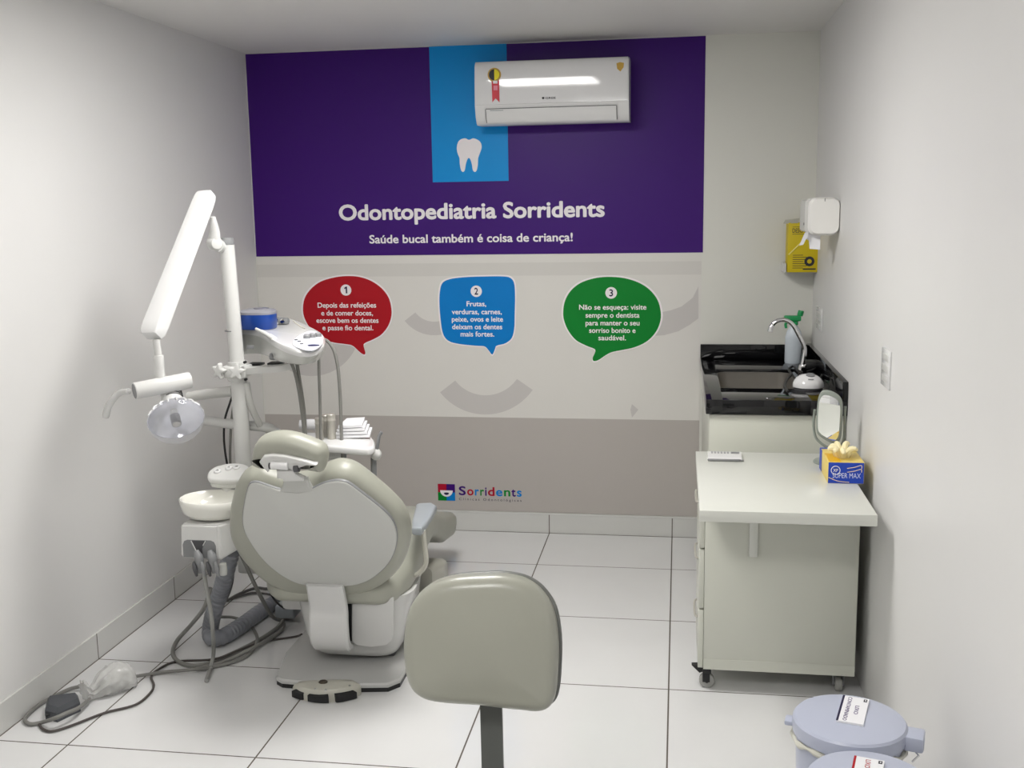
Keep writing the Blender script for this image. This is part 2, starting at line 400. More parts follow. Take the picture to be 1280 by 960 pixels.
bubble([(704, 392), (706, 377), (713, 364), (725, 354), (742, 348), (760, 346), (780, 347.5), (798, 353), (812, 362), (822, 375), (826, 390), (825, 403), (819, 416), (808, 427), (793, 434), (777, 437.5), (765, 440), (757, 444), (748, 450), (742, 451), (741, 447), (744, 440), (743, 436), (733, 432), (720, 425), (711, 414), (706, 403)],
       P_GREEN, 'green oval speech bubble', '3', (764, 366), [('Não se esqueça: visite', 724, 808, 387), ('sempre o dentista', 732, 799.5, 397), ('para manter o seu', 732, 799.5, 406.7), ('sorriso bonito e', 736.5, 794.5, 416), ('saudável.', 748, 782.5, 425.3)])
# logo
def LG(zx, zy): return B(530+zx*.109375, 590+zy*.109375)
q0, q1 = LG(164, 322), LG(354, 138)
cx, cz = (q0.x+q1.x)/2, (q0.z+q1.z)/2
logo = flat('logo', P_WHITE, rect(q0.x+.001, q0.z+.001, q1.x-.001, q1.z-.001), -.0030, mural)
tag(logo, 'square four-colour smile logo with lettering')
for m, a, b in ((P_WINE, (q0.x, cz), (cx, q1.z)), (P_PURPLE, (cx, cz), (q1.x, q1.z)), (P_GREEN, (q0.x, q0.z), (cx, cz)), (P_BLUE, (cx, q0.z), (q1.x, cz))):
    flat('logo_quarter', m, rect(a[0], a[1], b[0], b[1]), -.0036, logo)
rr = (q1.x-q0.x)*.37
flat('smile_mark', P_WHITE, [(cx+rr*math.cos(math.radians(a)), 0, cz+.010+rr*math.sin(math.radians(a))) for a in range(180, 361, 10)], -.0042, logo)
flat('tongue_mark', P_INK, [(cx+rr*.4*math.cos(math.radians(a)), 0, cz-.004+rr*(.28 if a > 180 else .1)*math.sin(math.radians(a))) for a in range(0, 360, 20)], -.0048, logo)
letters = [('S', P_PURPLE, 400, 480), ('o', P_WINE, 495, 568), ('r', P_BLUE, 584, 630), ('r', P_GREEN, 644, 688), ('i', P_PURPLE, 700, 718), ('d', P_WINE, 732, 808), ('e', P_BLUE, 824, 898), ('n', P_GREEN, 916, 988), ('t', P_PURPLE, 1000, 1050), ('s', P_BLUE, 1062, 1118)]
for ch, m, a, b in letters:
    yb = 262+(a-400)*.028
    pa, pb = LG(a, yb), LG(b, yb)
    text('logo_letter', ch, m, logo, (pa.x, -.0021, pa.z), R_, U_, pb.x-pa.x, .0455, .0004, .022)
pa, pb = LG(402, 322), LG(1115, 340)
text('logo_lettering', 'Clínicas Odontológicas', P_INK, logo, (pa.x, -.0021, (pa.z+pb.z)/2+.001), R_, U_, pb.x-pa.x, .0125, .0004, .0, spacing=1.5)

# ================================================================== AIR CONDITIONER
yA = -0.20
a0, a1 = Ay(592.5, 80, yA), Ay(786, 152, yA)
ax0, ax1, az1, az0 = a0.x, a1.x, 2.243, 1.962
ac = thing('air_conditioner', ((ax0+ax1)/2, 0, az0), 'white split air conditioner mounted high on the purple and cyan wall', 'air conditioner')
prof = [(-.003, az1-.005), (-.06, az1), (-.15, az1-.004), (-.178, az1-.014), (-.188, az1-.03), (-.196, az1-.10), (-.20, az0+.085), (-.197, az0+.07), (-.185, az0+.035), (-.165, az0+.008), (-.15, az0), (-.003, az0+.005)]
MB().loft([[(x, y, z) for y, z in prof] for x in (ax0, ax0+.006, ax1-.006, ax1)]).build('body', M_WHITEG, ac)
pf = cr([V((0, y, z)) for y, z in [(-.160, az1-.003), (-.186, az1-.008), (-.199, az1-.024), (-.2055, az1-.055), (-.2065, az1-.10), (-.2055, az0+.086)]], 5)
fr_ = [(p.y, p.z) for p in pf]
bk_ = [(y+.012, z) for y, z in reversed(fr_)]
MB().loft([[(x, y, z) for y, z in fr_+bk_] for x in (ax0+.004, ax1-.004)]).build('front_panel', M_AC, ac)
fl = [(-.2015, az0+.066), (-.190, az0+.03), (-.172, az0+.008), (-.165, az0+.012), (-.182, az0+.034), (-.193, az0+.066)]
MB().loft([[(x, y, z) for y, z in fl] for x in (ax0+.05, ax1-.055)]).build('air_flap', M_WHITEG, ac)
s_ = MB()
for xx in (ax0+.0485, ax1-.0535): s_.loft([[(x, y-.001, z) for y, z in fl] for x in (xx-.0012, xx+.0012)])
s_.box2((ax0+.05, -.2025, az0+.0665), (ax1-.055, -.19, az0+.069))
s_.build('flap_gap', M_DGREY, ac)
def ys(z): # panel surface
    for (y0, z0), (y1, z1) in zip(fr_, fr_[1:]):
        if z1 <= z <= z0: return y0+(y1-y0)*(z-z0)/(z1-z0)
    return -.21
def sticker(name, m, pts, lift=.0012, parent=ac):
    p = [V((x, ys(z)-lift, z)) for x, z in pts]
    return MB().loft([p, [q+V((0, .002, 0)) for q in p]]).build(name, m, parent, 0)
def S(px, py): p = Ay(px, py, -.205); return p.x, p.z
cxx, czz = S(618, 93.5)
rib = sticker('energy_sticker', M_RED, [S(614.5, 98), S(624, 98), S(624.5, 128), S(619.5, 123), S(615.5, 128)], .0012)
ring = lambda r: [(cxx+r*math.cos(2*math.pi*k/24), czz+r*math.sin(2*math.pi*k/24)) for k in range(24)]
sticker('sticker_rim', M_GOLD, ring(.0305), .0018, rib)
sticker('sticker_disc', M_INK, ring(.0245), .0026, rib)
sticker('sticker_half', mat('sticker_yellow', rgb(215, 200, 20, 1.2), .4, noise=.03), [(cxx+.0235*math.sin(math.radians(a)), czz+.0235*math.cos(math.radians(a))) for a in range(0, 181, 15)], .0034, rib)
sticker('sticker_text_block', P_WHITE, [S(616.5, 101), S(622, 101), S(622, 104.5), S(616.5, 104.5)], .0022, rib)
sticker('sticker_text_block', mat('sticker_pink', rgb(210, 120, 140, 1.2), .4, noise=.03), [S(617, 107), S(622, 107), S(622, 113), S(617, 113)], .0022, rib)
sticker('shield_sticker', M_GOLD, [S(770.5, 79), S(775, 77.5), S(780, 78.5), S(779.5, 84), S(775.5, 89.5), S(771.5, 86)], .0012)
gx, gz = S(679, 124); gx1, _ = S(693, 123)
dot = sticker('brand_mark', M_INK, [(gx+.006*math.cos(2*math.pi*k/12), gz+.005+.005*math.sin(2*math.pi*k/12)) for k in range(12)], .0014)
text('brand_lettering', 'GREE', M_INK, ac, (gx+.010, ys(gz)-.0006, gz), R_, U_, gx1-gx-.004, .0088, .0008, .02)
sticker('model_lettering', M_LGREY, [(ax0+.07, az0+.058), (ax0+.13, az0+.058), (ax0+.13, az0+.061), (ax0+.07, az0+.061)], -.006)

# ================================================================== SINK CABINET, COUNTER, SINK
CX0, CX1, CYF, CZ = 0.124, XR, -1.118, 0.88
sc = thing('sink_cabinet', ((CX0+CX1)/2, -.55, 0), 'off-white cabinet below the black counter, behind the white desk', 'cabinet')
MB().box2((CX0+.012, CYF+.031, 0.06), (CX0+.029, -.012, CZ-.056)).box2((CX1-.019, CYF+.031, 0.06), (CX1-.002, -.012, CZ-.056)).box2((CX0+.029, CYF+.031, 0.06), (CX1-.019, -.012, 0.078)).box2((CX0+.029, -.022, 0.078), (CX1-.019, -.012, CZ-.056)).build('body', M_CAB, sc, 0)
MB().box2((CX0+.03, CYF+.08, 0), (CX1-.01, -.02, 0.06)).build('plinth', M_DGREY, sc, 0)
MB().box2((CX0+.014, CYF+.012, 0.075), (CX1-.006, CYF+.03, CZ-.058), .002).build('front_panel', M_CAB, sc)
ct = thing('stone_counter', ((CX0+CX1)/2, -.55, CZ-.055), 'polished black stone counter with upstands in the back right corner', 'counter')
# slab with a sink opening
sx0, sx1, sy0, sy1 = 0.185, 0.50, -0.86, -0.36
sl = MB()
sl.box2((CX0, CYF, CZ-.055), (sx0, -.001, CZ), .0015); sl.box2((sx1, CYF, CZ-.055), (CX1-.001, -.001, CZ), .0015)
sl.box2((sx0-.001, CYF, CZ-.055), (sx1+.001, sy0, CZ), .0015); sl.box2((sx0-.001, sy1, CZ-.055), (sx1+.001, -.001, CZ), .0015)
sl.build('counter_slab', M_GRANITE, ct)
MB().box2((CX0, -.021, CZ), (CX1-.022, -.001, 0.945), .0015).build('back_upstand', M_GRANITE, ct)
MB().box2((CX1-.021, CYF, CZ), (CX1-.001, -.001, 0.95), .0015).build('side_upstand', M_GRANITE, ct)
# sink bowl: thin shell
def rrect(x0, y0, x1, y1, r, z, n=5):
    o = []
    for (cx_, cy_, a0_) in ((x1-r, y1-r, 0), (x0+r, y1-r, 90), (x0+r, y0+r, 180), (x1-r, y0+r, 270)):
        for k in range(n+1):
            a = math.radians(a0_+90*k/n); o.append(V((cx_+r*math.cos(a), cy_+r*math.sin(a), z)))
    return o
sk = MB()
sk.box2((sx0+.03, sy0+.03, CZ-.1555), (sx1-.03, sy1-.03, CZ-.1515), .0)
sk.loft([rrect(sx0+.0005, sy0+.0005, sx1-.0005, sy1-.0005, .05, CZ-.012), rrect(sx0+.002, sy0+.002, sx1-.002, sy1-.002, .05, CZ-.06), rrect(sx0+.012, sy0+.012, sx1-.012, sy1-.012, .05, CZ-.14), rrect(sx0+.03, sy0+.03, sx1-.03, sy1-.03, .045, CZ-.155),
         rrect(sx0+.028, sy0+.028, sx1-.028, sy1-.028, .045, CZ-.152), rrect(sx0+.014, sy0+.014, sx1-.014, sy1-.014, .05, CZ-.138), rrect(sx0+.005, sy0+.005, sx1-.005, sy1-.005, .05, CZ-.06), rrect(sx0+.004, sy0+.004, sx1-.004, sy1-.004, .05, CZ-.012), rrect(sx0+.0005, sy0+.0005, sx1-.0005, sy1-.0005, .05, CZ-.012)], cap=False)
sink = thing('sink', ((sx0+sx1)/2, (sy0+sy1)/2, CZ-.155), 'rectangular stainless steel sink set into the black counter', 'sink')
sk.build('bowl', mat('sink_steel', (0.34, 0.32, 0.29, 1), 0.34, 0.8, noise=0.08, nscale=30), sink)
MB().lathe([(.022, 0), (.022, .003), (.016, .004), (.0, .004)], ((sx0+sx1)/2, (sy0+sy1)/2, CZ-.153), n=20).build('drain', M_CHROME, sink)
# faucet
fy = -.62
fb = Ay(1003, 462, fy)
fx = fb.x
fa = thing('faucet', (fx, fy, CZ), 'chrome gooseneck tap standing on the black counter behind the white dome', 'faucet')
MB().lathe([(.026, 0), (.026, .006), (.018, .012), (.016, .03), (.018, .045), (.014, .06), (0, .062)], (fx, fy, CZ), n=20).build('base', M_CHROME, fa)
path = [V((fx, fy, CZ+.06))]+[Ay(px, py, fy) for px, py in ((1005, 446), (1006, 438), (1004, 430), (998, 418), (991, 406), (983, 400.5), (975, 400), (968, 403.5), (964, 409), (962.5, 414.5))]
pp = cr(path, 6)
MB().tube(pp, [.0085 if i < len(pp)-8 else .0105 for i in range(len(pp))], 12).build('spout', M_CHROME, fa)
MB().tube([V((fx, fy-.012, CZ+.045)), V((fx-.004, fy-.045, CZ+.052)), V((fx-.004, fy-.062, CZ+.05))], [.009, .008, .010], 10).build('lever', M_CHROME, fa)
# spray bottle behind the tap
by = -.16
b0, b1 = Ay(980.5, 452, by), Ay(1002, 452, by)
bx, bw = (b0.x+b1.x)/2, (b1.x-b0.x)
bt = Ay(990, 406, by).z
M_BOT = mat('bottle_plastic', (0.62, 0.68, 0.74, 1), .2, noise=.04)
sb = thing('spray_bottle', (bx, by, CZ), 'pale bluish spray bottle with green trigger in the counter corner', 'spray bottle')
MB().lathe([(0, 0), (bw*.46, 0), (bw*.5, .006), (bw*.5, bt-CZ-.055), (bw*.42, bt-CZ-.03), (.016, bt-CZ-.004), (.016, bt-CZ)], (bx, by, CZ), n=28, sy=.75).build('bottle_body', M_BOT, sb)
MB().cyl((bx, by, bt), (bx, by, bt+.016), .018, 18).box2((bx-.045, by-.013, bt+.016), (bx+.03, by+.013, bt+.042), .006).build('trigger_head', M_GREEN, sb)
MB().tube(cr([(bx-.02, by, bt+.018), (bx-.036, by, bt+.005), (bx-.034, by, bt-.015)], 4), .006, 8).build('trigger', M_GREEN, sb)
MB().cyl((bx+.024, by, bt+.04), (bx+.03, by, bt+.064), .013, 12, bev=.003).build('nozzle_knob', M_GREEN, sb)
# dome device
dy = -.98
d0, d1 = Az(990.5, 486, CZ), Az(1030.5, 487, CZ)
dc = V(((d0.x+d1.x)/2, d0.y, CZ)); dr = (d1.x-d0.x)/2
dd = thing('dome_device', dc, 'white dome-shaped electrical device with a grey round opening on the black counter', 'device')
HD = .046
MB().lathe([(0, .006), (dr*.9, .006), (dr, .010), (dr, .014)]+[(dr*math.cos(math.radians(t)), .014+HD*math.sin(math.radians(t))) for t in range(8, 90, 8)]+[(0, .014+HD)], dc, n=40).build('dome', M_WHITEG, dd)
MB().lathe([(dr*.92, 0), (dr*.92, .007)], dc, n=32).build('base', M_DGREY, dd)
def on_dome(u, v, lift=0.001):   # u, v as fractions of the radius
    h = math.sqrt(1-u*u-v*v); n = V((u/dr, v/dr, h/HD)).normalized()
    return dc+V((u*dr, v*dr, .014+HD*h))+n*lift, n
oo, na = on_dome(.08, -.30)
MB().lathe([(0, 0), (dr*.24, 0), (dr*.28, .001), (dr*.30, -.010)], oo, na, 24, cap=False).build('round_opening', M_GREY, dd)
oo, na = on_dome(.06, -.76)
MB().box(oo, (.020, .002, .004), 0, rot=Matrix.Rotation(-.6, 3, 'X')).build('lettering_strip', M_GREY, dd)
# dark cord and rubber stopper heap near the tap
cp = [Az(x, y, CZ+.006) for x, y in ((985, 490), (981, 483), (984, 474), (989, 468), (986, 462), (992, 458), (1000, 466), (1012, 464), (1022, 460), (1028, 468), (1022, 474), (1012, 470))]
MB().tube(cr(cp, 6), .0055, 8).build('power_cord', M_BLACK, dd)
bxk = Az(1016, 461, CZ)
tag(MB().box2((bxk.x-.045, bxk.y-.03, CZ), (bxk.x+.045, bxk.y+.05, CZ+.035), .008).build('power_adapter', M_BLACK, loc=(bxk.x, bxk.y, CZ)), 'black power adapter on the counter beside the tap', 'adapter')

# ================================================================== ROLLING DESK
TZ = 0.715
ta, tb_, tc_ = Az(877, 638, TZ), Az(1096, 642, TZ), Az(869, 564, TZ)
DX0, DX1, DYF, DYB = .086, tb_.x, ta.y, tc_.y
KF = -1.68; KX0, KX1 = .094, .593; KZ = .078
desk = thing('rolling_desk', ((KX0+KX1)/2, KF+.2, 0), 'off-white rolling desk with an overhanging top, against the right wall', 'desk')
MB().box2((DX0, DYF, TZ-.034), (DX1, DYB, TZ), .002).build('desk_top', M_TOP, desk)
MB().box2((KX0+.018, KF, KZ), (KX1, DYB-.02, TZ-.034), .0015).build('carcass', M_CAB, desk)
MB().box2((KX0+.018, KF-.0015, KZ), (KX1, KF, KZ+.035)).build('bottom_rail', M_CAB, desk)
for z0, z1 in ((KZ+.002, .28), (.286, .485), (.491, TZ-.038)):
    d = MB().box2((KX0, KF+.004, z0), (KX0+.017, DYB-.022, z1), .0015).build('drawer', M_CAB, desk)
    MB().tube(cr([(KX0, KF+.1, z1-.06), (KX0-.009, KF+.12, z1-.06), (KX0-.009, KF+.24, z1-.06), (KX0, KF+.26, z1-.06)], 4), .004, 8).build('handle', M_STEEL, d)
p0, p1 = Ay(937, 655, KF-.012), Ay(947, 697, KF-.012)
MB().box2((p0.x, KF-.012, p1.z), (p1.x, KF, TZ-.035), .003).build('support_strip', M_TOP, desk)
for i, (wx, wy) in enumerate(((.125, -1.63), (.552, -1.62), (.125, -1.33), (.552, -1.33))):
    w = MB(); w.cyl((wx-.011, wy, .025), (wx+.011, wy, .025), .025, 24, bev=.004)
    if i == 0: w = MB().cyl((wx, wy-.026, .025), (wx, wy-.004, .025), .025, 24, bev=.004)
    cz_ = w.build('caster', mat('clear_wheel', (.35, .35, .33, 1), .15, noise=.1), desk)
    (MB().box2((wx-.014, wy-.0295, .022), (wx+.010, wy-.0265, .064), .001).box2((wx-.014, wy-.03, .052), (wx+.014, wy+.01, KZ), .002).cyl((wx, wy-.03, .025), (wx, wy, .025), .006, 10) if i == 0 else MB().box2((wx-.019, wy-.006, .028), (wx-.0125, wy+.022, .062), .002).box2((wx+.0125, wy-.006, .028), (wx+.019, wy+.022, .062), .002).box2((wx-.022, wy-.012, .060), (wx+.022, wy+.03, KZ), .002).cyl((wx-.019, wy, .025), (wx+.019, wy, .025), .006, 10)).build('caster_fork', M_BLACK if i == 0 else M_GREY, cz_)
    if i == 0: MB().prism([(wx-.05, wy-.012, .072), (wx-.024, wy-.02, .050), (wx+.004, wy-.02, .060), (wx+.004, wy-.012, .076)], (0, .022, 0)).build('brake_lever', M_BLACK, cz_)
# slim device on the desk
r0, r1 = Az(885, 576, TZ), Az(928, 579, TZ)
rd = thing('slim_timer', (r0.x, r0.y, TZ), 'slim white digital timer with a grey display strip, lying on the desk', 'timer')
yb_ = Az(885, 569, TZ).y
MB().loft([[(x, r0.y, TZ), (x, yb_, TZ), (x, yb_, TZ+.015), (x, yb_-.006, TZ+.016), (x, r0.y+.004, TZ+.011), (x, r0.y, TZ+.008)] for x in (r0.x, r1.x)]).build('body', M_WHITEG, rd, 20)
def wz(y): return TZ+.011+.005*(y-r0.y-.004)/(yb_-.006-r0.y-.004)
def wq(xa, xb, ya, yb): q = [V((xa, ya, wz(ya)-.001)), V((xb, ya, wz(ya)-.001)), V((xb, yb, wz(yb)-.001)), V((xa, yb, wz(yb)-.001))]; return MB().prism(q, (0, -.0003, .0018))
wq(r0.x+.080, r1.x-.006, yb_-.030, yb_-.010).build('display', M_GREY, rd, 0)
for k in range(6): wq(r0.x+.012+k*.011, r0.x+.018+k*.011, yb_-.030, yb_-.010).build('button', M_GREY, rd, 0)
MB().box2((r0.x-.002, r0.y-.009, TZ+.001), (r1.x-.004, r0.y-.0005, TZ+.009), .003).box2((r1.x-.004, r0.y-.008, TZ+.001), (r1.x+.006, r0.y+.002, TZ+.006), .002).build('clip', M_GREY, rd)
# glove box
g0, g1 = Az(1034.5, 604, TZ), Az(1080, 605.5, TZ)
gh = Ay(1034, 577.5, g0.y).z-TZ
gxa, gxb, gya, gyb = g0.x, g1.x, g0.y, g0.y+.20
gb = thing('glove_box', ((gxa+gxb)/2, (gya+gyb)/2, TZ), 'blue and yellow cardboard glove box standing on the desk beside the right wall', 'glove box')
MB().box2((gxa, gya, TZ), (gxb, gyb, TZ+gh), .001).build('carton', M_BOXYEL, gb)
MB().box2((gxa+.001, gya-.0008, TZ+.001), (gxb-.001, gya+.001, TZ+gh-.001)).build('front_print', M_BOXBLUE, gb)
MB().box2((gxa-.001, gyb-.05, TZ+.001), (gxa+.001, gyb-.001, TZ+gh+.001)).box2((gxa, gyb-.012, TZ+gh-.001), (gxb, gyb+.001, TZ+gh+.001)).build('side_print', M_BOXBLUE, gb)
MB().box2((gxa+.004, gya+.003, TZ+gh-.0008), (gxa+.04, gya+.12, TZ+gh+.0008)).build('top_print', mat('print_amber', rgb(205, 160, 10, 1.2), .4, noise=.1), gb)
text('box_lettering', 'SUPER MAX', mat('print_pale', rgb(200, 205, 225, 1.2), .4, noise=.05), gb, (gxa+.014, gya-.0008, TZ+.018), R_, U_, (gxb-gxa)*.78, .016, .0006, .0)
rg = MB(); oc = V((gxa+.023, gya-.0012, TZ+gh*.62))
rg.tube([oc+V((.0135*math.cos(2*math.pi*k/24), 0, .0135*math.sin(2*math.pi*k/24))) for k in range(25)], .0012, 6); rg.build('round_emblem', M_PAPER, gb)
text('emblem_lettering', 'XP', M_PAPER, gb, (oc.x, gya-.0008, oc.z-.005), R_, U_, .015, .010, .0006, .02, 'C')
fg = MB()
for z_, l in ((.78, .035), (.60, .034)):
    fg.tube(cr([(gxb-.052, gya-.0012, TZ+gh*z_-.004), (gxb-.03, gya-.0012, TZ+gh*z_), (gxb-.010, gya-.0012, TZ+gh*z_+.006), (gxb-.008, gya-.0012, TZ+gh*z_-.004)], 5), .0011, 6)
fg.tube(cr([(gxa+.002, gya-.0012, TZ+gh*.28), (gxa+.03, gya-.0012, TZ+gh*.12), (gxa+.065, gya-.0012, TZ+gh*.07)], 5), .0011, 6)
fg.build('hand_drawing', mat('print_cream', rgb(225, 200, 150, 1.2), .5, noise=.05), gb)
gl = MB(); oc = V(((gxa+gxb)/2-.002, gya+.08, TZ+gh))
random.seed(3)
for k in range(9):
    a = k*2.4; p0 = oc+V((.012*math.cos(a), .016*math.sin(a), -.005)); p1 = p0+V((.020*math.cos(a)+random.uniform(-.008, .008), .026*math.sin(a), .022+random.uniform(0, .016))); p2 = p1+V((.020*math.cos(a), .020*math.sin(a), random.uniform(-.014, .010)))
    gl.tube(cr([p0, p1, p2], 5), [.008, .0095, .0105, .011, .0105, .0095, .009, .0085, .008, .007, .004], 8)
tag(gl.build('latex_glove', M_LATEX, loc=oc), 'cream latex gloves bunched in the opening of the glove box', 'gloves')
# tilting mirror
mp = Ay(1037, 522, -1.42)
mi = thing('desk_mirror', (mp.x, mp.y, TZ), 'tilting grey-framed mirror on a stand at the back of the desk', 'mirror')
mn = V((-.28, -.95, -.07)).normalized()
mo = [(1021, 512), (1023, 497), (1027, 489), (1033, 487.5), (1042, 490), (1050, 496), (1053.5, 506), (1053, 525), (1051.5, 545), (1048, 553), (1043, 555), (1034, 551), (1025, 545), (1021, 539), (1020.5, 527)]
op = [Ap(x, y, mp, mn) for x, y in mo]; mc = sum(op, V())/len(op)
MB().pad(op, mn, .018, .007, 4, sub=4).build('frame', mat('mirror_frame', (.26, .29, .26, 1), .3, noise=.04), mi)
inn = [mc+(p-mc)*.84+mn*.0095 for p in op]
MB().prism(cr(inn, 4, True), mn*.0012).build('mirror_glass', M_MIRROR, mi)
bpv = mc-mn*.02
ub = [Ap(x, y, bpv, mn) for x, y in ((1018.5, 512), (1017, 530), (1019, 545), (1025, 553), (1034, 559), (1042, 561), (1050, 558), (1055, 548), (1056, 525), (1056.5, 508))]
MB().tube(cr(ub, 5), .0045, 8).build('yoke', mat('mirror_frame', (.26, .29, .26, 1)), mi)
bot = Ap(1036, 559, bpv, mn)
MB().tube([bot, V((bot.x, bot.y+.005, TZ+.01))], .006, 10).build('stem', M_CHROME, mi)
MB().lathe([(.055, 0), (.055, .004), (.05, .008), (.012, .013), (0, .013)], (bot.x, bot.y+.005, TZ), n=32, sx=.9).build('base', mat('mirror_frame', (.26, .29, .26, 1)), mi)

# ================================================================== RIGHT WALL FITTINGS
pa, pb = Ax(1051, 249, XR), Ax(1051, 289, XR)
py0 = pa.y; dz0, dz1 = Ay(1030, 294.5, py0-.004).z, Ay(1030, 246.5, py0-.004).z
dx0 = Ay(1011, 268, py0).x
pd = thing('paper_dispenser', (XR, py0+.1, dz0), 'white rounded paper dispenser on the right wall above the counter', 'paper dispenser')
def xz(x0, z0, x1, z1, r, y): return [V((p.x, y, p.y)) for p in rrect(x0, z0, x1, z1, r, 0)]
MB().loft([xz(dx0+.008, dz0+.008, XR-.004, dz1-.008, .026, py0-.004), xz(dx0, dz0, XR-.0005, dz1, .032, py0+.008), xz(dx0, dz0, XR-.0005, dz1, .032, py0+.20), xz(dx0+.008, dz0+.008, XR-.004, dz1-.008, .026, py0+.212)]).build('cover', mat('dispenser_white', (.86, .85, .82, 1), .3, noise=.015), pd)
MB().loft([xz(dx0-.012, dz0+.012, dx0+.02, dz1-.008, .014, py0+.025), xz(dx0-.012, dz0+.012, dx0+.02, dz1-.008, .014, py0+.19)]).build('side_window', mat('translucent_grey', (.62, .62, .60, 1), .25, noise=.03), pd)
MB().box2((XR-.06, py0-.0055, dz1-.016), (XR-.058, py0-.003, dz1-.004)).build('seam_mark', M_DGREY, pd, 0)
MB().cyl((dx0-.014, py0+.04, dz0+.045), (dx0-.010, py0+.04, dz0+.045), .005, 10).build('lock', M_BLACK, pd)
def sheet(pts, nrm, t=.0008):
    m = MB(); n = V(nrm)*t
    return m.prism([V(p) for p in pts], n)
ps = MB()
P = lambda px, py, dy=0.0: Ay(px, py, py0+.06+dy)
for q in ([P(1006, 291), P(1012, 290), P(1004, 306), P(999, 307)], [P(1010, 290, .02), P(1026, 290), P(1025, 312), P(1012, 311, .02)], [P(1008, 290, .03), P(1022, 289, .04), P(1015, 303, .05), P(1008, 299, .03)]):
    ps.loft([q, [v+V((.0, .0015, 0)) for v in q]])
tag(ps.build('paper_towel', M_PAPER, loc=P(1012, 290)), 'white paper towel hanging out below the paper dispenser', 'paper towel')
# sharps box
yy0 = -.13
h0, h1 = Ay(984, 340.5, yy0), Ay(1024, 278, yy0)
sx_ = thing('sharps_box', (h0.x, -.06, h0.z), 'yellow cardboard sharps disposal box on the back wall beside the corner', 'sharps box')
MB().box2((h0.x, yy0, h0.z), (h1.x, -.03, h1.z), .002).build('carton', M_YELLOW, sx_)
hw = h1.x-h0.x; hh = h1.z-h0.z
MB().box2((h0.x+.004, yy0+.02, h0.z-.006), (h1.x-.004, -.003, h0.z-.0005)).box2((h0.x-.016, yy0+.01, h0.z), (h0.x-.004, -.003, h0.z+.04)).build('wall_bracket', M_WHITE, sx_, 0)
text('box_lettering', 'DESCARTE', M_INK, sx_, (h0.x+.018, yy0, h0.z+hh*.80), R_, U_, hw*.66, .019, .0006, .012)
k_ = MB()
k_.box2((h0.x+.018, yy0-.0006, h0.z+hh*.765), (h1.x-.01, yy0, h0.z+hh*.775)); k_.box2((h0.x+.018, yy0-.0006, h0.z+hh*.91), (h1.x-.01, yy0, h0.z+hh*.918))
for i in range(7): k_.box2((h0.x+.022, yy0-.0006, h0.z+.018+i*.0095), (h0.x+.022+(.062 if i % 3 else .045), yy0, h0.z+.0205+i*.0095))
k_.build('small_print', M_INK, sx_, 0)
e_ = MB(); ec = V((h0.x+hw*.72, yy0-.0006, h0.z+hh*.22))
e_.lathe([(.010, 0), (.022, 0), (.022, .0008), (.010, .0008), (.010, 0)], ec, (0, 1, 0), 24, cap=False); e_.box2((ec.x-.028, yy0-.0006, ec.z-.037), (ec.x+.028, yy0, ec.z-.031))
e_.build('hazard_emblem', M_INK, sx_)
MB().tube([V((h0.x+.004, yy0-.003, h0.z+hh*.36)), V((h0.x+hw*.62, yy0-.003, h0.z+hh*.72))], .0028, 6).build('strap', mat('strap_yellow', rgb(225, 215, 130, 1.2), .5, noise=.05), sx_)
MB().prism([(h0.x-.022, yy0+.01, h1.z-.004), (h0.x+.04, yy0-.01, h1.z-.001), (h0.x+.05, yy0+.02, h1.z+.018), (h0.x-.01, yy0+.04, h1.z+.012)], (0, .001, .0012)).build('open_flap', mat('card_inside', (.5, .49, .42, 1), .7, noise=.05), sx_, 0)
# wall plates
def plate(px0, py0_, px1, py1_, label, n):
    a, b = Ax(px0, py0_, XR), Ax(px1, py1_, XR)
    t = thing('switch_plate', (XR, (a.y+b.y)/2, b.z), label, 'wall switch', 'switch plates on the right wall')
    y0, y1 = min(a.y, b.y), max(a.y, b.y); z0, z1 = b.z, a.z
    MB().box2((XR-.006, y0, z0), (XR, y1, z1), .002).build('plate', M_WHITEG, t)
    for k in range(n):
        zz = z0+(z1-z0)*(k+.8)/(n+.6)
        MB().box2((XR-.0070, y0+.018, zz-.010), (XR-.0055, y1-.018, zz+.010), .0005).build('rocker', M_WHITE, t)
plate(1105, 433, 1113, 488, 'white switch plate on the right wall nearest the camera, above the glove box', 3)
plate(1022.5, 382, 1028, 415, 'white switch plate on the right wall in the corner above the counter', 2)

# ================================================================== DENTAL CHAIR
ch = thing('dental_chair', (-1.1, -1.35, 0), 'olive vinyl dental chair with a white back shell, seen from behind', 'dental chair')
# base plate
bp = [Az(345, 847, .026), Az(352, 851, .026), Az(420, 857, .026), Az(485, 856, .026), Az(500, 850, .026), Az(507, 838, .026)]
bp += [V((-.87, -1.2, .026)), V((-.90, -.75, .026)), V((-1.28, -.75, .026)), V((-1.36, -1.2, .026)), V((-1.36, -1.60, .026))]
bpo = bp; low = [V((-1.11+(p.x+1.11)*.995, -1.3+(p.y+1.3)*.995, 0)) for p in bp]
bplate = MB().loft([[V((p.x, p.y, .016)) for p in bpo], [V((p.x, p.y, .025)) for p in bpo], [V((-1.11+(p.x+1.11)*.985, -1.3+(p.y+1.3)*.992, .031)) for p in bpo]]).build('base_plate', mat('base_plate_paint', (.52, .52, .51, 1), .25, noise=.03), ch)
MB().loft([low, [V((p.x, p.y, .0155)) for p in low]]).build('edge_trim', M_BLACK, bplate, 0)
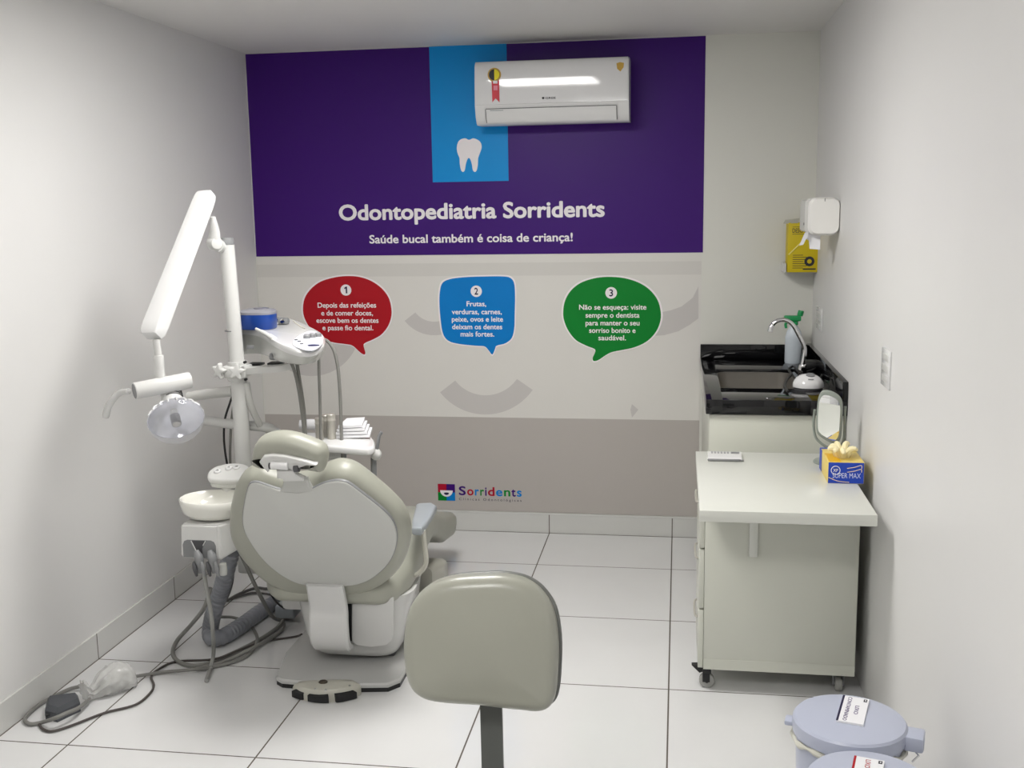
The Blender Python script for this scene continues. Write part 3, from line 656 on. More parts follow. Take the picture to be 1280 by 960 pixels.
# shroud
def sup(cx, cy, rx, ry, z, e=5.0, n=40):
    o = []
    for k in range(n):
        a = 2*math.pi*k/n; c, s = math.cos(a), math.sin(a)
        o.append(V((cx+rx*abs(c)**(2/e)*(1 if c >= 0 else -1), cy+ry*abs(s)**(2/e)*(1 if s >= 0 else -1), z)))
    return o
fyS = -1.69
xs = [(Ay(a, y_, fyS), Ay(b, y_, fyS)) for a, b, y_ in ((383, 492, 824), (376, 497, 815), (370, 499, 800), (364, 505, 775), (358, 514, 745))]
ringsS = []
for i, (a, b) in enumerate(xs):
    dpt = (.30, .315, .325, .33, .335)[i]
    ringsS.append(sup((a.x+b.x)/2, -1.355, (b.x-a.x)/2, dpt, (a.z+b.z)/2, 5.5))
z0_ = ringsS[0][0].z
ringsS.insert(0, sup(-1.09, -1.355, (xs[0][1].x-xs[0][0].x)/2-.02, .28, z0_-.008, 5))
zt = ringsS[-1][0].z
M_SHR = mat('shroud_plastic', (.60, .60, .585, 1), .25, noise=.02, nscale=4)
ringsS = [[V((-1.088+(p.x+1.088)*(1-.44*max(0, p.y+1.62)/.6), p.y, p.z)) for p in q] for q in ringsS]
MB().loft(ringsS).build('pedestal_shroud', M_SHR, ch, 40)
MB().box2((-1.22, -1.60, .026), (-.96, -1.10, z0_-.004), .01).build('pedestal', M_DGREY, ch)
# access panel right of the hinge cover
pn = [Ay(x, y, fyS-.006) for x, y in ((440, 753), (447, 748.5), (492, 746), (493, 762), (491, 800), (484, 806), (465, 809), (446, 806), (440, 800))]
MB().pad(pn, (0, -1, 0), .016, .006, 3).build('access_panel', M_SHR, ch)
gp = [Ay(x, y, fyS-.002) for x, y in ((432, 745), (440, 747), (441, 801), (436, 802), (430, 800), (435, 770))]
MB().prism(gp, (0, .006, 0)).build('panel_gap', M_BLACK, ch, 0)
# backrest plane
Bt, Tp = V((0, -1.655, .27)), V((0, -1.97, .79))
vb = (Tp-Bt).normalized(); nb = V((1, 0, 0)).cross(vb); nb = nb if nb.y < 0 else -nb
def Z6(x, y): return 280+x*.23438, 530+y*.23438
out = [(165, 236), (128, 248), (95, 275), (70, 320), (52, 380), (42, 440), (38, 510), (48, 575), (75, 635), (120, 700), (180, 762), (250, 815), (330, 852), (420, 874), (520, 882), (620, 882), (720, 874), (810, 850), (880, 808), (940, 750), (978, 685), (996, 610), (993, 540), (968, 470), (915, 408), (840, 340), (770, 282), (710, 240), (655, 218), (600, 212), (550, 224), (500, 250), (450, 272), (390, 280), (330, 276), (270, 258), (215, 240)]
op = [Ap(*Z6(*p), Bt, nb) for p in out]
br = MB().pad(op, nb, .105, .045, 6, sub=3).build('backrest', M_OLIVE, ch)
shl = [(140, 318), (180, 312), (230, 328), (300, 350), (380, 360), (460, 348), (520, 320), (575, 305), (625, 303), (670, 318), (740, 370), (830, 440), (890, 500), (918, 560), (922, 620), (905, 690), (860, 760), (790, 820), (720, 850), (650, 860), (560, 862), (460, 858), (380, 840), (290, 790), (210, 720), (150, 640), (112, 570), (100, 500), (108, 430), (122, 360)]
o2 = Bt+nb*.052
sp_ = [Ap(*Z6(*p), o2, nb) for p in shl]
MB().pad(sp_, nb, .014, .006, 4, dome=.016, sub=3).build('back_shell', M_SHELL, ch, 50)
sc_ = sum(sp_, V())/len(sp_)
MB().pad([sc_+(p-sc_)*1.008-nb*.003 for p in sp_], nb, .010, .002, 2, sub=3).build('shell_seam', M_GREY, ch)
# headrest
hb = V((0, -2.055, .86)); hn = V((0, -.93, -.37)).normalized()
ho = [(160, 200), (157, 160), (168, 108), (198, 72), (250, 51), (320, 46), (400, 60), (480, 90), (535, 116), (556, 160), (550, 212), (530, 240), (470, 232), (380, 216), (300, 206), (230, 202), (190, 210)]
hp = [Ap(*Z6(*p), hb, hn) for p in ho]
hr = MB().pad(hp, hn, .085, .04, 6, sub=3).build('headrest', M_OLIVE, ch)
hf = hb+hn*.046
pl_ = [Ap(*Z6(*p), hf, hn) for p in [(193, 195), (215, 165), (260, 158), (330, 164), (420, 185), (500, 208), (440, 214), (395, 232), (388, 252), (340, 222), (250, 225), (240, 250), (215, 225)]]
MB().pad(pl_, hn, .022, .006, 3).build('headrest_bracket', M_WHITE, hr)
hA, hB = Ap(*Z6(252, 218), hf+hn*.012, hn), Ap(*Z6(342, 222), hf+hn*.012, hn)
MB().cyl(hA, hB, .0135, 20, bev=.003).build('hinge_barrel', M_WHITEG, hr)
cA, cB = Ap(*Z6(375, 238), hf+hn*.01, hn), Ap(*Z6(400, 236), hf+hn*.01, hn)
MB().cyl(cA, cB, .011, 16).build('hinge_knob', M_DGREY, hr)
MB().cyl(Ap(*Z6(243, 222), hf+hn*.01, hn), Ap(*Z6(251.5, 222), hf+hn*.01, hn), .011, 16).build('hinge_knob', M_DGREY, hr)
nk = hf+hn*.004
MB().pad([Ap(*Z6(*p), nk, hn) for p in [(285, 240), (375, 240), (385, 262), (430, 285), (428, 296), (322, 298), (318, 285), (288, 282)]], hn, .02, .004, 3).build('headrest_neck', M_WHITE, hr)
mo_ = Bt+nb*.050
MB().pad([Ap(*Z6(*p), mo_, nb) for p in [(322, 288), (445, 284), (462, 320), (478, 350), (390, 360), (302, 352), (316, 320)]], nb, .018, .005, 3).build('headrest_mount', M_SHELL, ch)
strap = [Ap(*Z6(*p), hf+hn*.006, hn) for p in [(395, 236), (440, 250), (490, 248), (535, 236), (560, 215)]]
# seat: bolster seen below the shell, seat cushion and leg rest
def slab(sections):
    """sections along y: (y, x0, x1, z0, z1, r)"""
    rings = []
    for y, x0, x1, z0, z1, r in sections: rings.append([V((p.x, y, p.y)) for p in rrect(x0, z0, x1, z1, r, 0, 6)])
    return MB().loft(rings)
sL, sR = Ay(337, 735, -1.62).x, Ay(508, 730, -1.62).x
zS = Ay(420, 746.5, -1.64).z
slab([(-1.735, sL+.09, sR-.10, zS+.026, zS+.06, .012), (-1.72, sL+.05, sR-.05, zS+.010, zS+.08, .03), (-1.68, sL+.015, sR-.008, zS+.002, zS+.10, .045), (-1.60, sL, sR+.012, zS, zS+.13, .05), (-1.40, sL, sR+.012, zS+.012, zS+.155, .05), (-1.20, sL, sR-.02, zS+.02, zS+.16, .05), (-1.0, sL+.005, sR-.04, zS+.015, zS+.15, .05), (-.88, sL+.02, sR-.05, zS-.02, zS+.10, .045), (-.72, sL+.03, sR-.05, .165, .285, .04), (-.54, sL+.045, sR-.055, .135, .25, .04), (-.47, sL+.07, sR-.065, .145, .23, .035), (-.455, sL+.10, sR-.09, .16, .215, .02)]).build('seat_and_leg_rest', M_OLIVE, ch, 50)
MB().box2((sL+.02, -1.58, z0_+.12), (sR-.06, -1.05, zS+.02), .02).build('seat_frame', M_SHR, ch)
slab([(-1.02, -1.24, -.955, .033, .16, .03), (-.90, -1.24, -.935, .033, .155, .035), (-.82, -1.22, -.935, .033, .13, .03), (-.785, -1.19, -.96, .035, .10, .02)]).build('front_foot_cover', M_BEIGE, ch, 50)
# hinge cover band
hx0, hx1 = Ay(387, 770, -1.755).x, Ay(433, 770, -1.755).x
hct = Ap(410, 731, o2+nb*.012, nb)
cen = [(hct.y, hct.z), (-1.752, .262), (-1.757, .215), (-1.756, .165), (-1.745, .13), (-1.722, .108), (-1.690, .100)]
cpts = cr([V((0, y, z)) for y, z in cen], 5)
rg_ = []
for i, p in enumerate(cpts):
    t_ = (cpts[min(i+1, len(cpts)-1)]-cpts[max(i-1, 0)]).normalized(); nn = V((0, -t_.z, t_.y)); nn = nn if nn.y < 0 or i > len(cpts)-8 else -nn
    k_ = 1-.0*i
    xa, xb = hx0+.004-.006*math.sin(math.pi*i/len(cpts)), hx1+.004*math.sin(math.pi*i/len(cpts))
    nn = V((0, t_.z, -t_.y))
    if nn.dot(V((0, -1, -.3))) < 0: nn = -nn
    rg_.append([V((xa, p.y, p.z))-nn*.012, V((xa, p.y, p.z))+nn*.005, V((xa+.008, p.y, p.z))+nn*.012, V((xb-.008, p.y, p.z))+nn*.012, V((xb, p.y, p.z))+nn*.005, V((xb, p.y, p.z))-nn*.012])
MB().loft(rg_).build('hinge_cover', mat('hinge_cover_plastic', (.66, .66, .65, 1), .22, noise=.02), ch, 30)
# armrest
az_ = .485
ao = [Az(x, y, az_) for x, y in ((515, 664), (515, 655), (520, 634.5), (525, 633), (540, 632.5), (546, 636), (541, 646), (531, 661), (527, 665))]
ar = MB().pad(ao, (0, 0, 1), .03, .010, 4).build('armrest', M_LGREY, ch)
c_ = sum(ao, V())/len(ao)
ys_ = -1.55
sup_ = [Ay(529, 663, ys_), Ay(530, 672, ys_), Ay(532, 690, ys_), Ay(532.5, 702, ys_), Ay(529, 711, ys_), Ay(521, 718, ys_), Ay(511, 721, ys_)]
MB().tube(cr(sup_, 6), .009, 10).build('armrest_support', M_BEIGE, ar)

# ================================================================== FOOT CONTROL
fc = thing('foot_control', (Az(408, 865).x, Az(408, 865).y, 0), 'beige half-moon foot control with black pads in front of the dental chair base', 'foot control')
fo = [Az(x, y, 0) for x, y in ((366, 868), (374, 864.5), (405, 863), (440, 862.5), (451, 865.5), (449, 869.5), (434, 875), (405, 878.5), (384, 876.5), (371, 872.5))]
fo = [V((p.x, p.y, 0)) for p in fo]
fcn = sum(fo, V())/len(fo); fsm = cr(fo, 4, True)
MB().loft([[V((p.x, p.y, 0)) for p in fsm], [V((p.x, p.y, .022)) for p in fsm], [fcn+(p-fcn)*.97+V((0, 0, .030)) for p in fsm], [fcn+(p-fcn)*.85+V((0, 0, .040)) for p in fsm], [fcn+(p-fcn)*.5+V((0, 0, .044)) for p in fsm]]).build('housing', M_BEIGE, fc, 40)
def pedal(a, b):
    q = []
    for k in range(7):
        x = a+(b-a)*k/6; yv = 879.4-((x-408)/42.0)**2*7.5
        q.append(V((Az(x, yv, 0).x, Az(x, yv, 0).y, 0)))
    dv = [(p-fcn).normalized() for p in q]
    m = MB(); m.loft([[p-d*.004+V((0, 0, .003)), p+d*.004+V((0, 0, .003)), p+d*.004+V((0, 0, .024)), p-d*.010+V((0, 0, .030))] for p, d in zip(q, dv)])
    return m.build('foot_pad', M_BLACK, fc, 30)
for a, b in ((366.5, 379), (386, 411), (420, 445)): pedal(a, b)
kn = Az(404.5, 852, .044)
MB().lathe([(.0, -.004), (.015, -.004), (.015, .004), (.012, .007), (0, .008)], (kn.x, kn.y-.005, .042), n=20, sy=.9).build('knob', M_BROWN, fc)
for x, y in ((394, 861), (407, 862), (437, 857)):
    p = Az(x, y, .041); MB().lathe([(.004, -.004), (.004, .002), (0, .003)], (p.x, p.y, .040), n=10).build('screw', M_CHROME, fc)

# ================================================================== SUPPORT POST
yP = -1.46
pb_, pm, pt_ = Ay(316, 720, yP+.0), Ay(298, 470, yP), Ay(283.5, 306, yP)
pbase = Ay(312, 696, yP)
post = thing('unit_post', (pbase.x, yP, pbase.z), 'white steel post at the left of the dental chair carrying lamp and console arms', 'post')
MB().cyl(pbase, pm, .0285, 24).build('lower_tube', M_WHITE, post)
MB().cyl(pm, pt_, .0262, 24).build('upper_tube', M_WHITE, post)
MB().lathe([(.027, 0), (.027, .004)], Ay(290.5, 414, yP), (0, 0, 1), 24).build('seam_ring', M_GREY, post)
MB().box2((pbase.x-.035, yP-.04, pbase.z-.055), (-1.30, yP+.05, pbase.z+.05), .012).build('chair_bracket', mat('arm_paint', (.52, .52, .50, 1), .35, noise=.02), post)
MB().lathe([(.0265, 0), (.027, .006), (.022, .024), (0, .026)], pt_, (0, 0, 1), 24).build('top_cap', M_GREY, post)
co = Ay(297, 463.5, yP)
clampo = MB().box(co, (.086, .080, .044), .008).lathe([(.036, -.034), (.036, .034)], co, n=24).build('clamp', M_WHITE, post)
def star(o, ax, r=.031, t=.020):
    ax = V(ax).normalized(); a = ax.orthogonal().normalized(); b = ax.cross(a); p = []
    for k in range(30):
        an = 2*math.pi*k/30; rr_ = r*(.76+.24*math.cos(5*an)); p.append(V(o)+(a*math.cos(an)+b*math.sin(an))*rr_)
    return MB().pad(p, ax, t, .005, 3)
star(Ay(274, 464, yP-.045), (-.35, -.93, 0)).build('star_knob', M_WHITE, clampo)
star(Ay(296, 464.5, yP-.065), (.1, -1, 0)).build('star_knob', M_WHITE, clampo)
kk = MB()
for px, py in ((307, 452.5), (308, 474)): p = Ay(px, py, yP-.036); kk.cyl(p, p+V((0, -.012, 0)), .005, 10)
kk.build('clamp_bolt', M_BLACK, clampo)
# horizontal arms (tubes)
u1 = [Ay(236, 496, yP+.03), Ay(262, 492, yP+.02), Ay(292, 489, yP)]
MB().tube(u1, [.019, .019, .019], 14).build('upper_arm', mat('arm_paint', (.52, .52, .50, 1), .35, noise=.02), post)
l1 = [Ay(246, 524, yP+.06), Ay(290, 530, yP+.05), Ay(325, 533, yP+.04), Ay(340, 537, yP+.06), Ay(352, 546, yP+.09), Ay(375, 561, yP+.13), Ay(405, 568, yP+.17), Ay(432, 570, yP+.19)]
MB().tube(cr(l1, 5), .0185, 14).build('lower_arm', M_WHITE, post)
gs = [Ay(308, 478, yP), Ay(313, 505, yP), Ay(325, 532, yP+.03)]
MB().tube(cr(gs, 4), .013, 10).build('brace', mat('arm_paint', (.52, .52, .50, 1)), post)
ca = [Ay(312, 463, yP), Ay(330, 461.5, yP-.01), Ay(352, 460, yP-.03), Ay(371, 456, yP-.06)]
cq = cr(ca, 4)
MB().loft([[p+V((0, -.028, -.011)), p+V((0, .028, -.011)), p+V((0, .028, .011)), p+V((0, -.028, .011))] for p in cq]).build('console_arm', M_WHITE, post)
# cables behind the post
c1 = [Ay(x, y, yP+.05) for x, y in ((293, 488), (287, 505), (281, 525), (280, 550), (283, 575), (288, 600), (300, 690))]
tag(MB().tube(cr(c1, 5), .0042, 8).build('cable', M_BLACK, loc=c1[0]), 'black cable hanging down behind the post left of the headrest', 'cable')
c2 = [Ay(x, y, yP+.06) for x, y in ((294, 495), (290, 520), (288, 550), (288, 585), (292, 690))]
tag(MB().tube(cr(c2, 5), .005, 8).build('cable', M_HOSE, loc=c2[0]), 'grey cable hanging beside the black cable behind the post', 'cable')

# ================================================================== OPERATING LAMP
yT, yB_ = -1.56, -1.92
Tt, Bb = Ay(258, 243, yT), Ay(190, 418, yB_)
lamp = thing('dental_lamp', (pt_.x, pt_.y, pt_.z), 'white dental operating lamp on a long tilted arm, hanging left of the console', 'dental lamp')
axv = (Bb-Tt); La = axv.length; axn = axv.normalized()
sd_ = V((.97, -.22, 0)); sd_ = (sd_-axn*sd_.dot(axn)).normalized(); dp_ = axn.cross(sd_).normalized()
def sec(c, w, d, r=.005, n=3):
    return [c+sd_*p.x+dp_*p.y for p in rrect(-w/2, -d/2, w/2, d/2, r, 0, n)]
# long cover: two visible faces
W_, D_ = .060, .050
MB().loft([sec(Tt-axn*.006, W_*.80, D_*.5), sec(Tt-axn*.002, W_*.92, D_*.72), sec(Tt+axn*.012, W_*.97, D_*.92), sec(Tt+axn*.04, W_*.98, D_), sec(Tt+axn*La*.5, W_*1.03, D_*1.04), sec(Bb-axn*.035, W_*1.08, D_*1.08), sec(Bb-axn*.006, W_*1.06, D_*1.0), sec(Bb+axn*.006, W_*.92, D_*.8)]).build('arm_cover', M_WHITEG, lamp, 28)
j1 = Ay(268, 304, yP-.05)
MB().lathe([(.0, -.026), (.020, -.022), (.026, -.01), (.026, .01), (.020, .022), (0, .026)], j1, (.75, -.65, 0), 24).build('pivot', M_WHITE, lamp)
MB().tube([j1+V((0, 0, .008)), Ay(268.5, 288, yP-.06), Ay(267.5, 279, yP-.065), Ay(266, 271, yP-.07)], [.023, .017, .012, .009], 18).build('pivot_neck', M_WHITE, lamp)
MB().tube(cr([pt_+V((0, 0, -.02)), Ay(278, 309, yP-.01), j1+V((.01, 0, -.008))], 4), [.027, .026, .025, .024, .023, .022, .022, .022, .022], 16).build('pivot_socket', M_WHITE, lamp)
s0, s1, s2 = Ay(195, 424, yB_), Ay(198, 444, yB_), Ay(200, 478, yB_)
MB().cyl(s0, s1, .012, 20).cyl(s1, s1+(s2-s1)*.75, .0165, 20, bev=.002).cyl(s1+(s2-s1)*.5, s2, .0165, 20, .018).build('stem', M_WHITE, lamp)
xa_, xb_ = Ay(168, 489, yB_-.065), Ay(238, 475, yB_+.055)
MB().cyl(xa_, xb_, .027, 28, bev=.003).build('cross_tube', M_WHITE, lamp)
MB().cyl(xa_-(xb_-xa_).normalized()*.001, xa_+(xb_-xa_).normalized()*.004, .0235, 24).build('end_cap', M_GREY, lamp)
hd = [Ay(161, 489, yB_-.05), Ay(150, 491, yB_-.035), Ay(142, 498, yB_-.04), Ay(135, 509, yB_-.045), Ay(132, 522, yB_-.045)]
M_TRANS = mat('frosted_handle', (.72, .72, .71, 1), .2, trans=.35, ior=1.3)
MB().tube(cr(hd, 5), [.010]*8+[.011]*8+[.0115]*4+[.009], 12).build('handle', M_TRANS, lamp)
# housing + reflector
rc = Ay(220, 524, yB_-.03); rn = V((.46, -.66, -.60)).normalized()
hs = rc-rn*.062
hm = MB()
hm.lathe([(.026, -.055), (.032, -.05), (.034, .0), (.030, .02)], hs+V((0, 0, .012)), rn, 28)
housing = hm.build('lamp_housing', M_WHITE, lamp)
vv = MB()
hup = (V((0, 0, 1))-rn*rn.z).normalized(); hri = hup.cross(rn)
for k in range(5):
    oo = hs+V((0, 0, .012))-rn*(.040-k*.009); q = []
    for a in range(-70, 71, 14): q.append(oo+(hup*math.cos(math.radians(a+35))+hri*math.sin(math.radians(a+35)))*.0345)
    vv.tube(q, .0014, 6)
vv.build('vent_slot', M_BLACK, housing)
Rr = .088
MB().lathe([(.030, -.044), (.058, -.036), (.077, -.019), (Rr-.002, .0), (Rr, .002), (Rr-.003, .002), (.074, -.016), (.055, -.032), (.028, -.040), (0, -.041)], rc, rn, 40, cap=False).build('reflector', M_REFL, lamp, 50)
rb = MB()
for k in range(40):
    if k % 2: continue
    a = 2*math.pi*k/40; d = hup*math.cos(a)+hri*math.sin(a)
    rb.tube([rc+d*.062-rn*.034, rc+d*.079-rn*.018, rc+d*.088-rn*.001], .0030, 6)
rb.build('cooling_rib', M_WHITEG, lamp)
sh_ = [(Rr+.001, .002)]+[(Rr*math.cos(math.radians(a)), .003+.068*math.sin(math.radians(a))) for a in range(10, 90, 10)]+[(0, .071)]
shi = [(max(r-.002, 0), h-.002) for r, h in reversed(sh_)]
MB().lathe(sh_+shi, rc, rn, 40, cap=False).build('clear_shield', M_GLASS, lamp, 60)
soc = MB()
for k in range(7): soc.lathe([(.0, -.010+k*.0052), (.0155, -.010+k*.0052), (.0155, -.0070+k*.0052), (.0, -.0070+k*.0052)], rc-hri*.002+hup*.004, rn, 18)
sk_ = soc.build('bulb_socket', M_DGREY, lamp)
MB().lathe([(.0125, -.033), (.0125, .026)], rc-hri*.002+hup*.004, rn, 16).build('bulb', mat('bulb_metal', (.6, .58, .52, 1), .2, 1.0, noise=.05), sk_)

# ================================================================== CONSOLE
zc = 1.150
top = [(296, 418), (300, 414), (321, 416), (335, 424), (350, 433), (366, 439), (380, 442), (392, 441), (401, 436), (406, 427), (403, 420), (392, 413), (375, 405), (360, 400), (345, 398), (322, 399), (303, 402), (296, 408)]
tp = [Az(x, y, zc) for x, y in top]
cc_ = sum(tp, V())/len(tp)
con = thing('delivery_console', (cc_.x, cc_.y, zc-.10), 'white dental delivery console with grey buttons, on the post arm', 'dental console')
def drop(p): # the keypad end slopes down
    return p
xl_, xr_ = min(p.x for p in tp), max(p.x for p in tp)
def ringc(k, z): return [cc_+(p-cc_)*k+V((0, 0, z*(1-.58*(p.x-xl_)/(xr_-xl_)) if z < -.013 else z)) for p in cr(tp, 4, True)]
MB().loft([ringc(.90, -.098), ringc(.955, -.085), ringc(.985, -.05), ringc(1.0, -.03), ringc(1.0, -.012)]).build('console_body', M_SHELL, con, 40)
MB().loft([ringc(1.0, -.012), ringc(1.012, -.008), ringc(1.01, .002), ringc(.98, .008), ringc(.9, .010)]).build('console_lid', M_WHITEG, con, 40)
kp = cr([Az(x, y, zc+.0105) for x, y in ((366, 431), (371, 422), (386, 414.5), (398, 417), (403.5, 426), (400, 434), (389, 439), (376, 437))], 4, True)
kpad = MB().prism(kp, (0, 0, .003)).build('keypad', mat('keypad_white', (.74, .75, .80, 1), .3, noise=.02), con)
for px, py in ((383.5, 423), (390.5, 421.8), (397.5, 420.8)):
    p = Az(px, py, zc+.0135); MB().lathe([(.0115, 0), (.0115, .010), (.008, .014), (0, .015)], p, n=16).build('dial', M_GREY, kpad)
for px, py in ((370, 425), (377, 430), (374, 427)):
    p = Az(px, py, zc+.0135); MB().lathe([(.0058, -.003), (.0058, .002), (0, .002)], p, n=12).build('button', M_INK, kpad)
p = Az(392, 432, zc+.0135); MB().lathe([(.019, 0), (.019, .002), (0, .0025)], p, n=24, sy=.8).build('badge', mat('badge_blue', rgb(20, 25, 70), .3, noise=.05), kpad)
fd = Ay(313, 434, cc_.y-.09)
MB().box(Az(313, 434, zc-.05)+V((0, .0, 0)), (.026, .006, .014), .001).build('side_button', M_GREY, con)
# hose cradle openings on the side
un = MB()
for px, py in ((320, 455), (345, 454)): un.box(Ay(px, py, cc_.y-.02), (.05, .05, .008), .002)
un.build('underside_gap', M_BLACK, con)
# handpieces (things held by the console)
yH = -1.58
def hose(name, pts, r, label, m=M_HOSE, n=6, seg=8, group=None, cat='hose'):
    group = group or {'floor_hose': 'hoses lying by the chair', 'floor_cable': 'cables on the floor', 'instrument_hose': 'hoses hanging from the console'}.get(name)
    return tag(MB().tube(cr(pts, n), r, seg).build(name, m, loc=pts[0]), label, cat, group)
hp_ = thing('handpiece', Ay(335, 421, yH), 'white handpiece lying along the edge of the delivery console', 'handpiece')
ph = [Ay(320, 411, yH+.03), Ay(330, 416, yH+.01), Ay(340, 422, yH), Ay(350, 429, yH-.005), Ay(357, 433, yH-.005)]
MB().tube(cr(ph, 4), [.005]*3+[.007]*4+[.0095]*6+[.011]*4, 12).build('barrel', M_WHITE, hp_)
MB().tube(ph[3:], [.0115, .0115], 12).build('coupling', M_GREY, hp_)
hose('handpiece_hose', [ph[-1]]+[Ay(x, y, yH) for x, y in ((365, 440), (370, 450), (374, 472), (380, 512), (382, 545), (383, 580))], .0062, 'grey hose hanging from the white handpiece behind the headrest')
tag(MB().tube([Ay(338, 445.5, yH), Ay(347, 446, yH), Ay(353, 447, yH)], [.012, .014, .009], 12).build('hose_connector', M_GREY, loc=Ay(338, 445.5, yH)), 'grey hose connector on the side of the console', 'connector')
hose('instrument_hose', [Ay(x, y, yH-.01) for x, y in ((352, 447), (360, 450), (366, 458), (372, 480), (377, 512), (381, 550), (382, 580))], .0062, 'grey hose hanging from the side connector of the console')
hose('instrument_hose', [Ay(x, y, -1.45) for x, y in ((398.5, 447), (399, 470), (400, 500), (401, 552), (402, 600))], .0058, 'straight grey hose hanging below the keypad end of the console')
hose('instrument_hose', [Ay(x, y, -1.40) for x, y in ((404, 424), (410, 427), (416, 435), (420, 447), (423, 465), (425.5, 502), (427, 550), (430, 600))], .0065, 'curved grey hose arching out from the far side of the console')
hose('instrument_probe', [Ay(x, y, -1.30) for x, y in ((366, 400.5), (370, 404), (376, 408), (382, 411))], .0028, 'thin metal probe sticking up behind the console', M_STEEL, cat='dental probe')
# blue container on the console
b0, b1 = Az(300, 412, zc+.012), Az(342, 411, zc+.012)
bcx, bcy = (b0.x+b1.x)/2-.004, b0.y+.045; brx, bry = (b1.x-b0.x)/2+.004, .055
bh = Ay(320, 394, bcy-bry).z-(zc+.012)
bc = thing('blue_container', (bcx, bcy, zc+.01), 'blue plastic container with a grey lid standing on the console', 'container')
MB().loft([sup(bcx, bcy, brx*.94, bry*.94, zc+.011, 3), sup(bcx, bcy, brx, bry, zc+.016, 3), sup(bcx, bcy, brx*1.02, bry*1.02, zc+.012+bh, 3)]).build('body', M_BLUE, bc, 40)
M_LID = mat('container_lid', (.26, .26, .29, 1), .35, noise=.04)
MB().loft([sup(bcx, bcy, brx*1.03, bry*1.03, zc+.012+bh, 3), sup(bcx, bcy, brx*1.03, bry*1.03, zc+.020+bh, 3), sup(bcx, bcy, brx*.9, bry*.9, zc+.028+bh, 3), sup(bcx, bcy, brx*.6, bry*.6, zc+.031+bh, 3)]).build('lid', M_LID, bc, 40)
MB().lathe([(.028, 0), (.028, .003), (0, .003)], (bcx+.012, bcy, zc+.031+bh), n=20).build('lid_disc', mat('lid_disc', (.2, .2, .24, 1), .3, noise=.04), bc)
gpp = Az(352, 406, zc+.01)
gd = thing('grey_holder', (gpp.x, gpp.y, zc+.01), 'small grey knobbed holder beside the blue container on the console', 'holder')
MB().box(gpp+V((0, .01, .013)), (.052, .035, .026), .009).build('body', M_GREY, gd)
MB().lathe([(.009, 0), (.009, .004), (0, .006)], gpp+V((.008, -.0085, .015)), (0, -1, .3), 14).build('button', M_CHROME, gd)
MB().box(gpp+V((-.012, -.008, .014)), (.004, .004, .022), .001).build('clip', M_CHROME, gd)

# ================================================================== TRAY TABLE
yt = -1.28; zt_ = .765
to = [Az(x, y, zt_) for x, y in ((372, 546), (376, 541), (400, 540), (440, 539), (458, 541), (466, 547), (469, 554), (466, 559), (450, 560), (405, 556), (375, 552))]
# widen towards the back so it is a real tray
tc2 = sum(to, V())/len(to)
tr = thing('instrument_tray', (tc2.x, tc2.y, zt_-.03), 'white instrument tray table behind the dental chair headrest', 'instrument tray')
MB().pad([V((p.x, p.y, zt_-.014)) for p in to], (0, 0, 1), .028, .010, 4, sub=4).build('tray', M_WHITEG, tr)
kb = Ay(470, 568, tc2.y)
MB().lathe([(0, -.022), (.012, -.019), (.019, -.010), (.021, 0), (.019, .010), (.012, .019), (0, .022)], kb, (0, 0, 1), 20).build('knob', M_WHITE, tr)
MB().tube([Ay(467, 572, tc2.y), Ay(467.5, 612, tc2.y+.0)], .011, 12).build('tray_post', M_GREY, tr)
MB().tube([kb, Ay(474, 545, tc2.y), Ay(477, 540, tc2.y)], .006, 10).build('handle_bar', M_GREY, tr)
MB().tube([Ay(430, 563, tc2.y), Ay(430.5, 585, tc2.y), Ay(431, 612, tc2.y)], .009, 10).build('tray_stem', M_GREY, tr)
def cup(px, pyb, pyt, w, dy, label):
    b, t = Ay(px, pyb, tc2.y+dy), Ay(px, pyt, tc2.y+dy); h = t.z-zt_; r = w/2
    o = thing('steel_cup', (b.x, b.y, zt_), label, 'cup', 'steel instrument cups')
    MB().lathe([(0, 0), (r*.95, 0), (r, .004), (r, h*.78), (r*1.06, h*.8), (r*1.06, h*.84), (r, h*.86), (r, h), (r-.002, h), (r-.002, .006), (0, .006)], (b.x, b.y, zt_), n=24).build('cup_body', M_STEEL, o)
    MB().lathe([(r*1.05, h), (r*1.05, h+.006), (r*.95, h+.008), (0, h+.008)], (b.x, b.y, zt_), n=24).build('cup_lid', M_STEEL, o)
cup(399.5, 541, 525, .030, -.022, 'leftmost steel cup on the instrument tray, in front of the taller one')
cup(407, 540, 521, .034, .035, 'taller steel cup in the middle of the three on the instrument tray')
cup(414.5, 540, 520, .032, -.004, 'rightmost steel cup on the instrument tray, beside the papers')
for k in range(4):
    yk = tc2.y+.035; zk = zt_+.001+k*.0125; tl = .010
    xl0, xr0 = Ay(422+k*1.5, 535, yk).x, Ay(464-k*3.0, 535, yk).x
    q = [V((xl0, yk-.035, zk)), V((xr0+.004, yk-.035, zk+tl*.6)), V((xr0-.012, yk+.055, zk+tl*1.6)), V((xl0+.004, yk+.06, zk+tl))]
    pl = MB().loft([q, [v+V((0, 0, .0095)) for v in q]]).build('paper_sheet', M_PAPER, loc=q[0])
    tag(pl, ('lowest', 'second lowest', 'second highest', 'topmost')[k]+' white sheet in the loose pile on the instrument tray', 'paper', 'papers on the tray')
pr0 = Az(378, 540, zt_)
rl = MB()
rl.tube([pr0+V((-.02, .03, .022)), pr0+V((.02, .035, .022)), pr0+V((.075, .04, .020))], [.018, .021, .020], 14)
tag(rl.build('gauze_roll', M_PAPER, loc=pr0), 'white roll of wrapping lying at the left end of the instrument tray', 'roll')

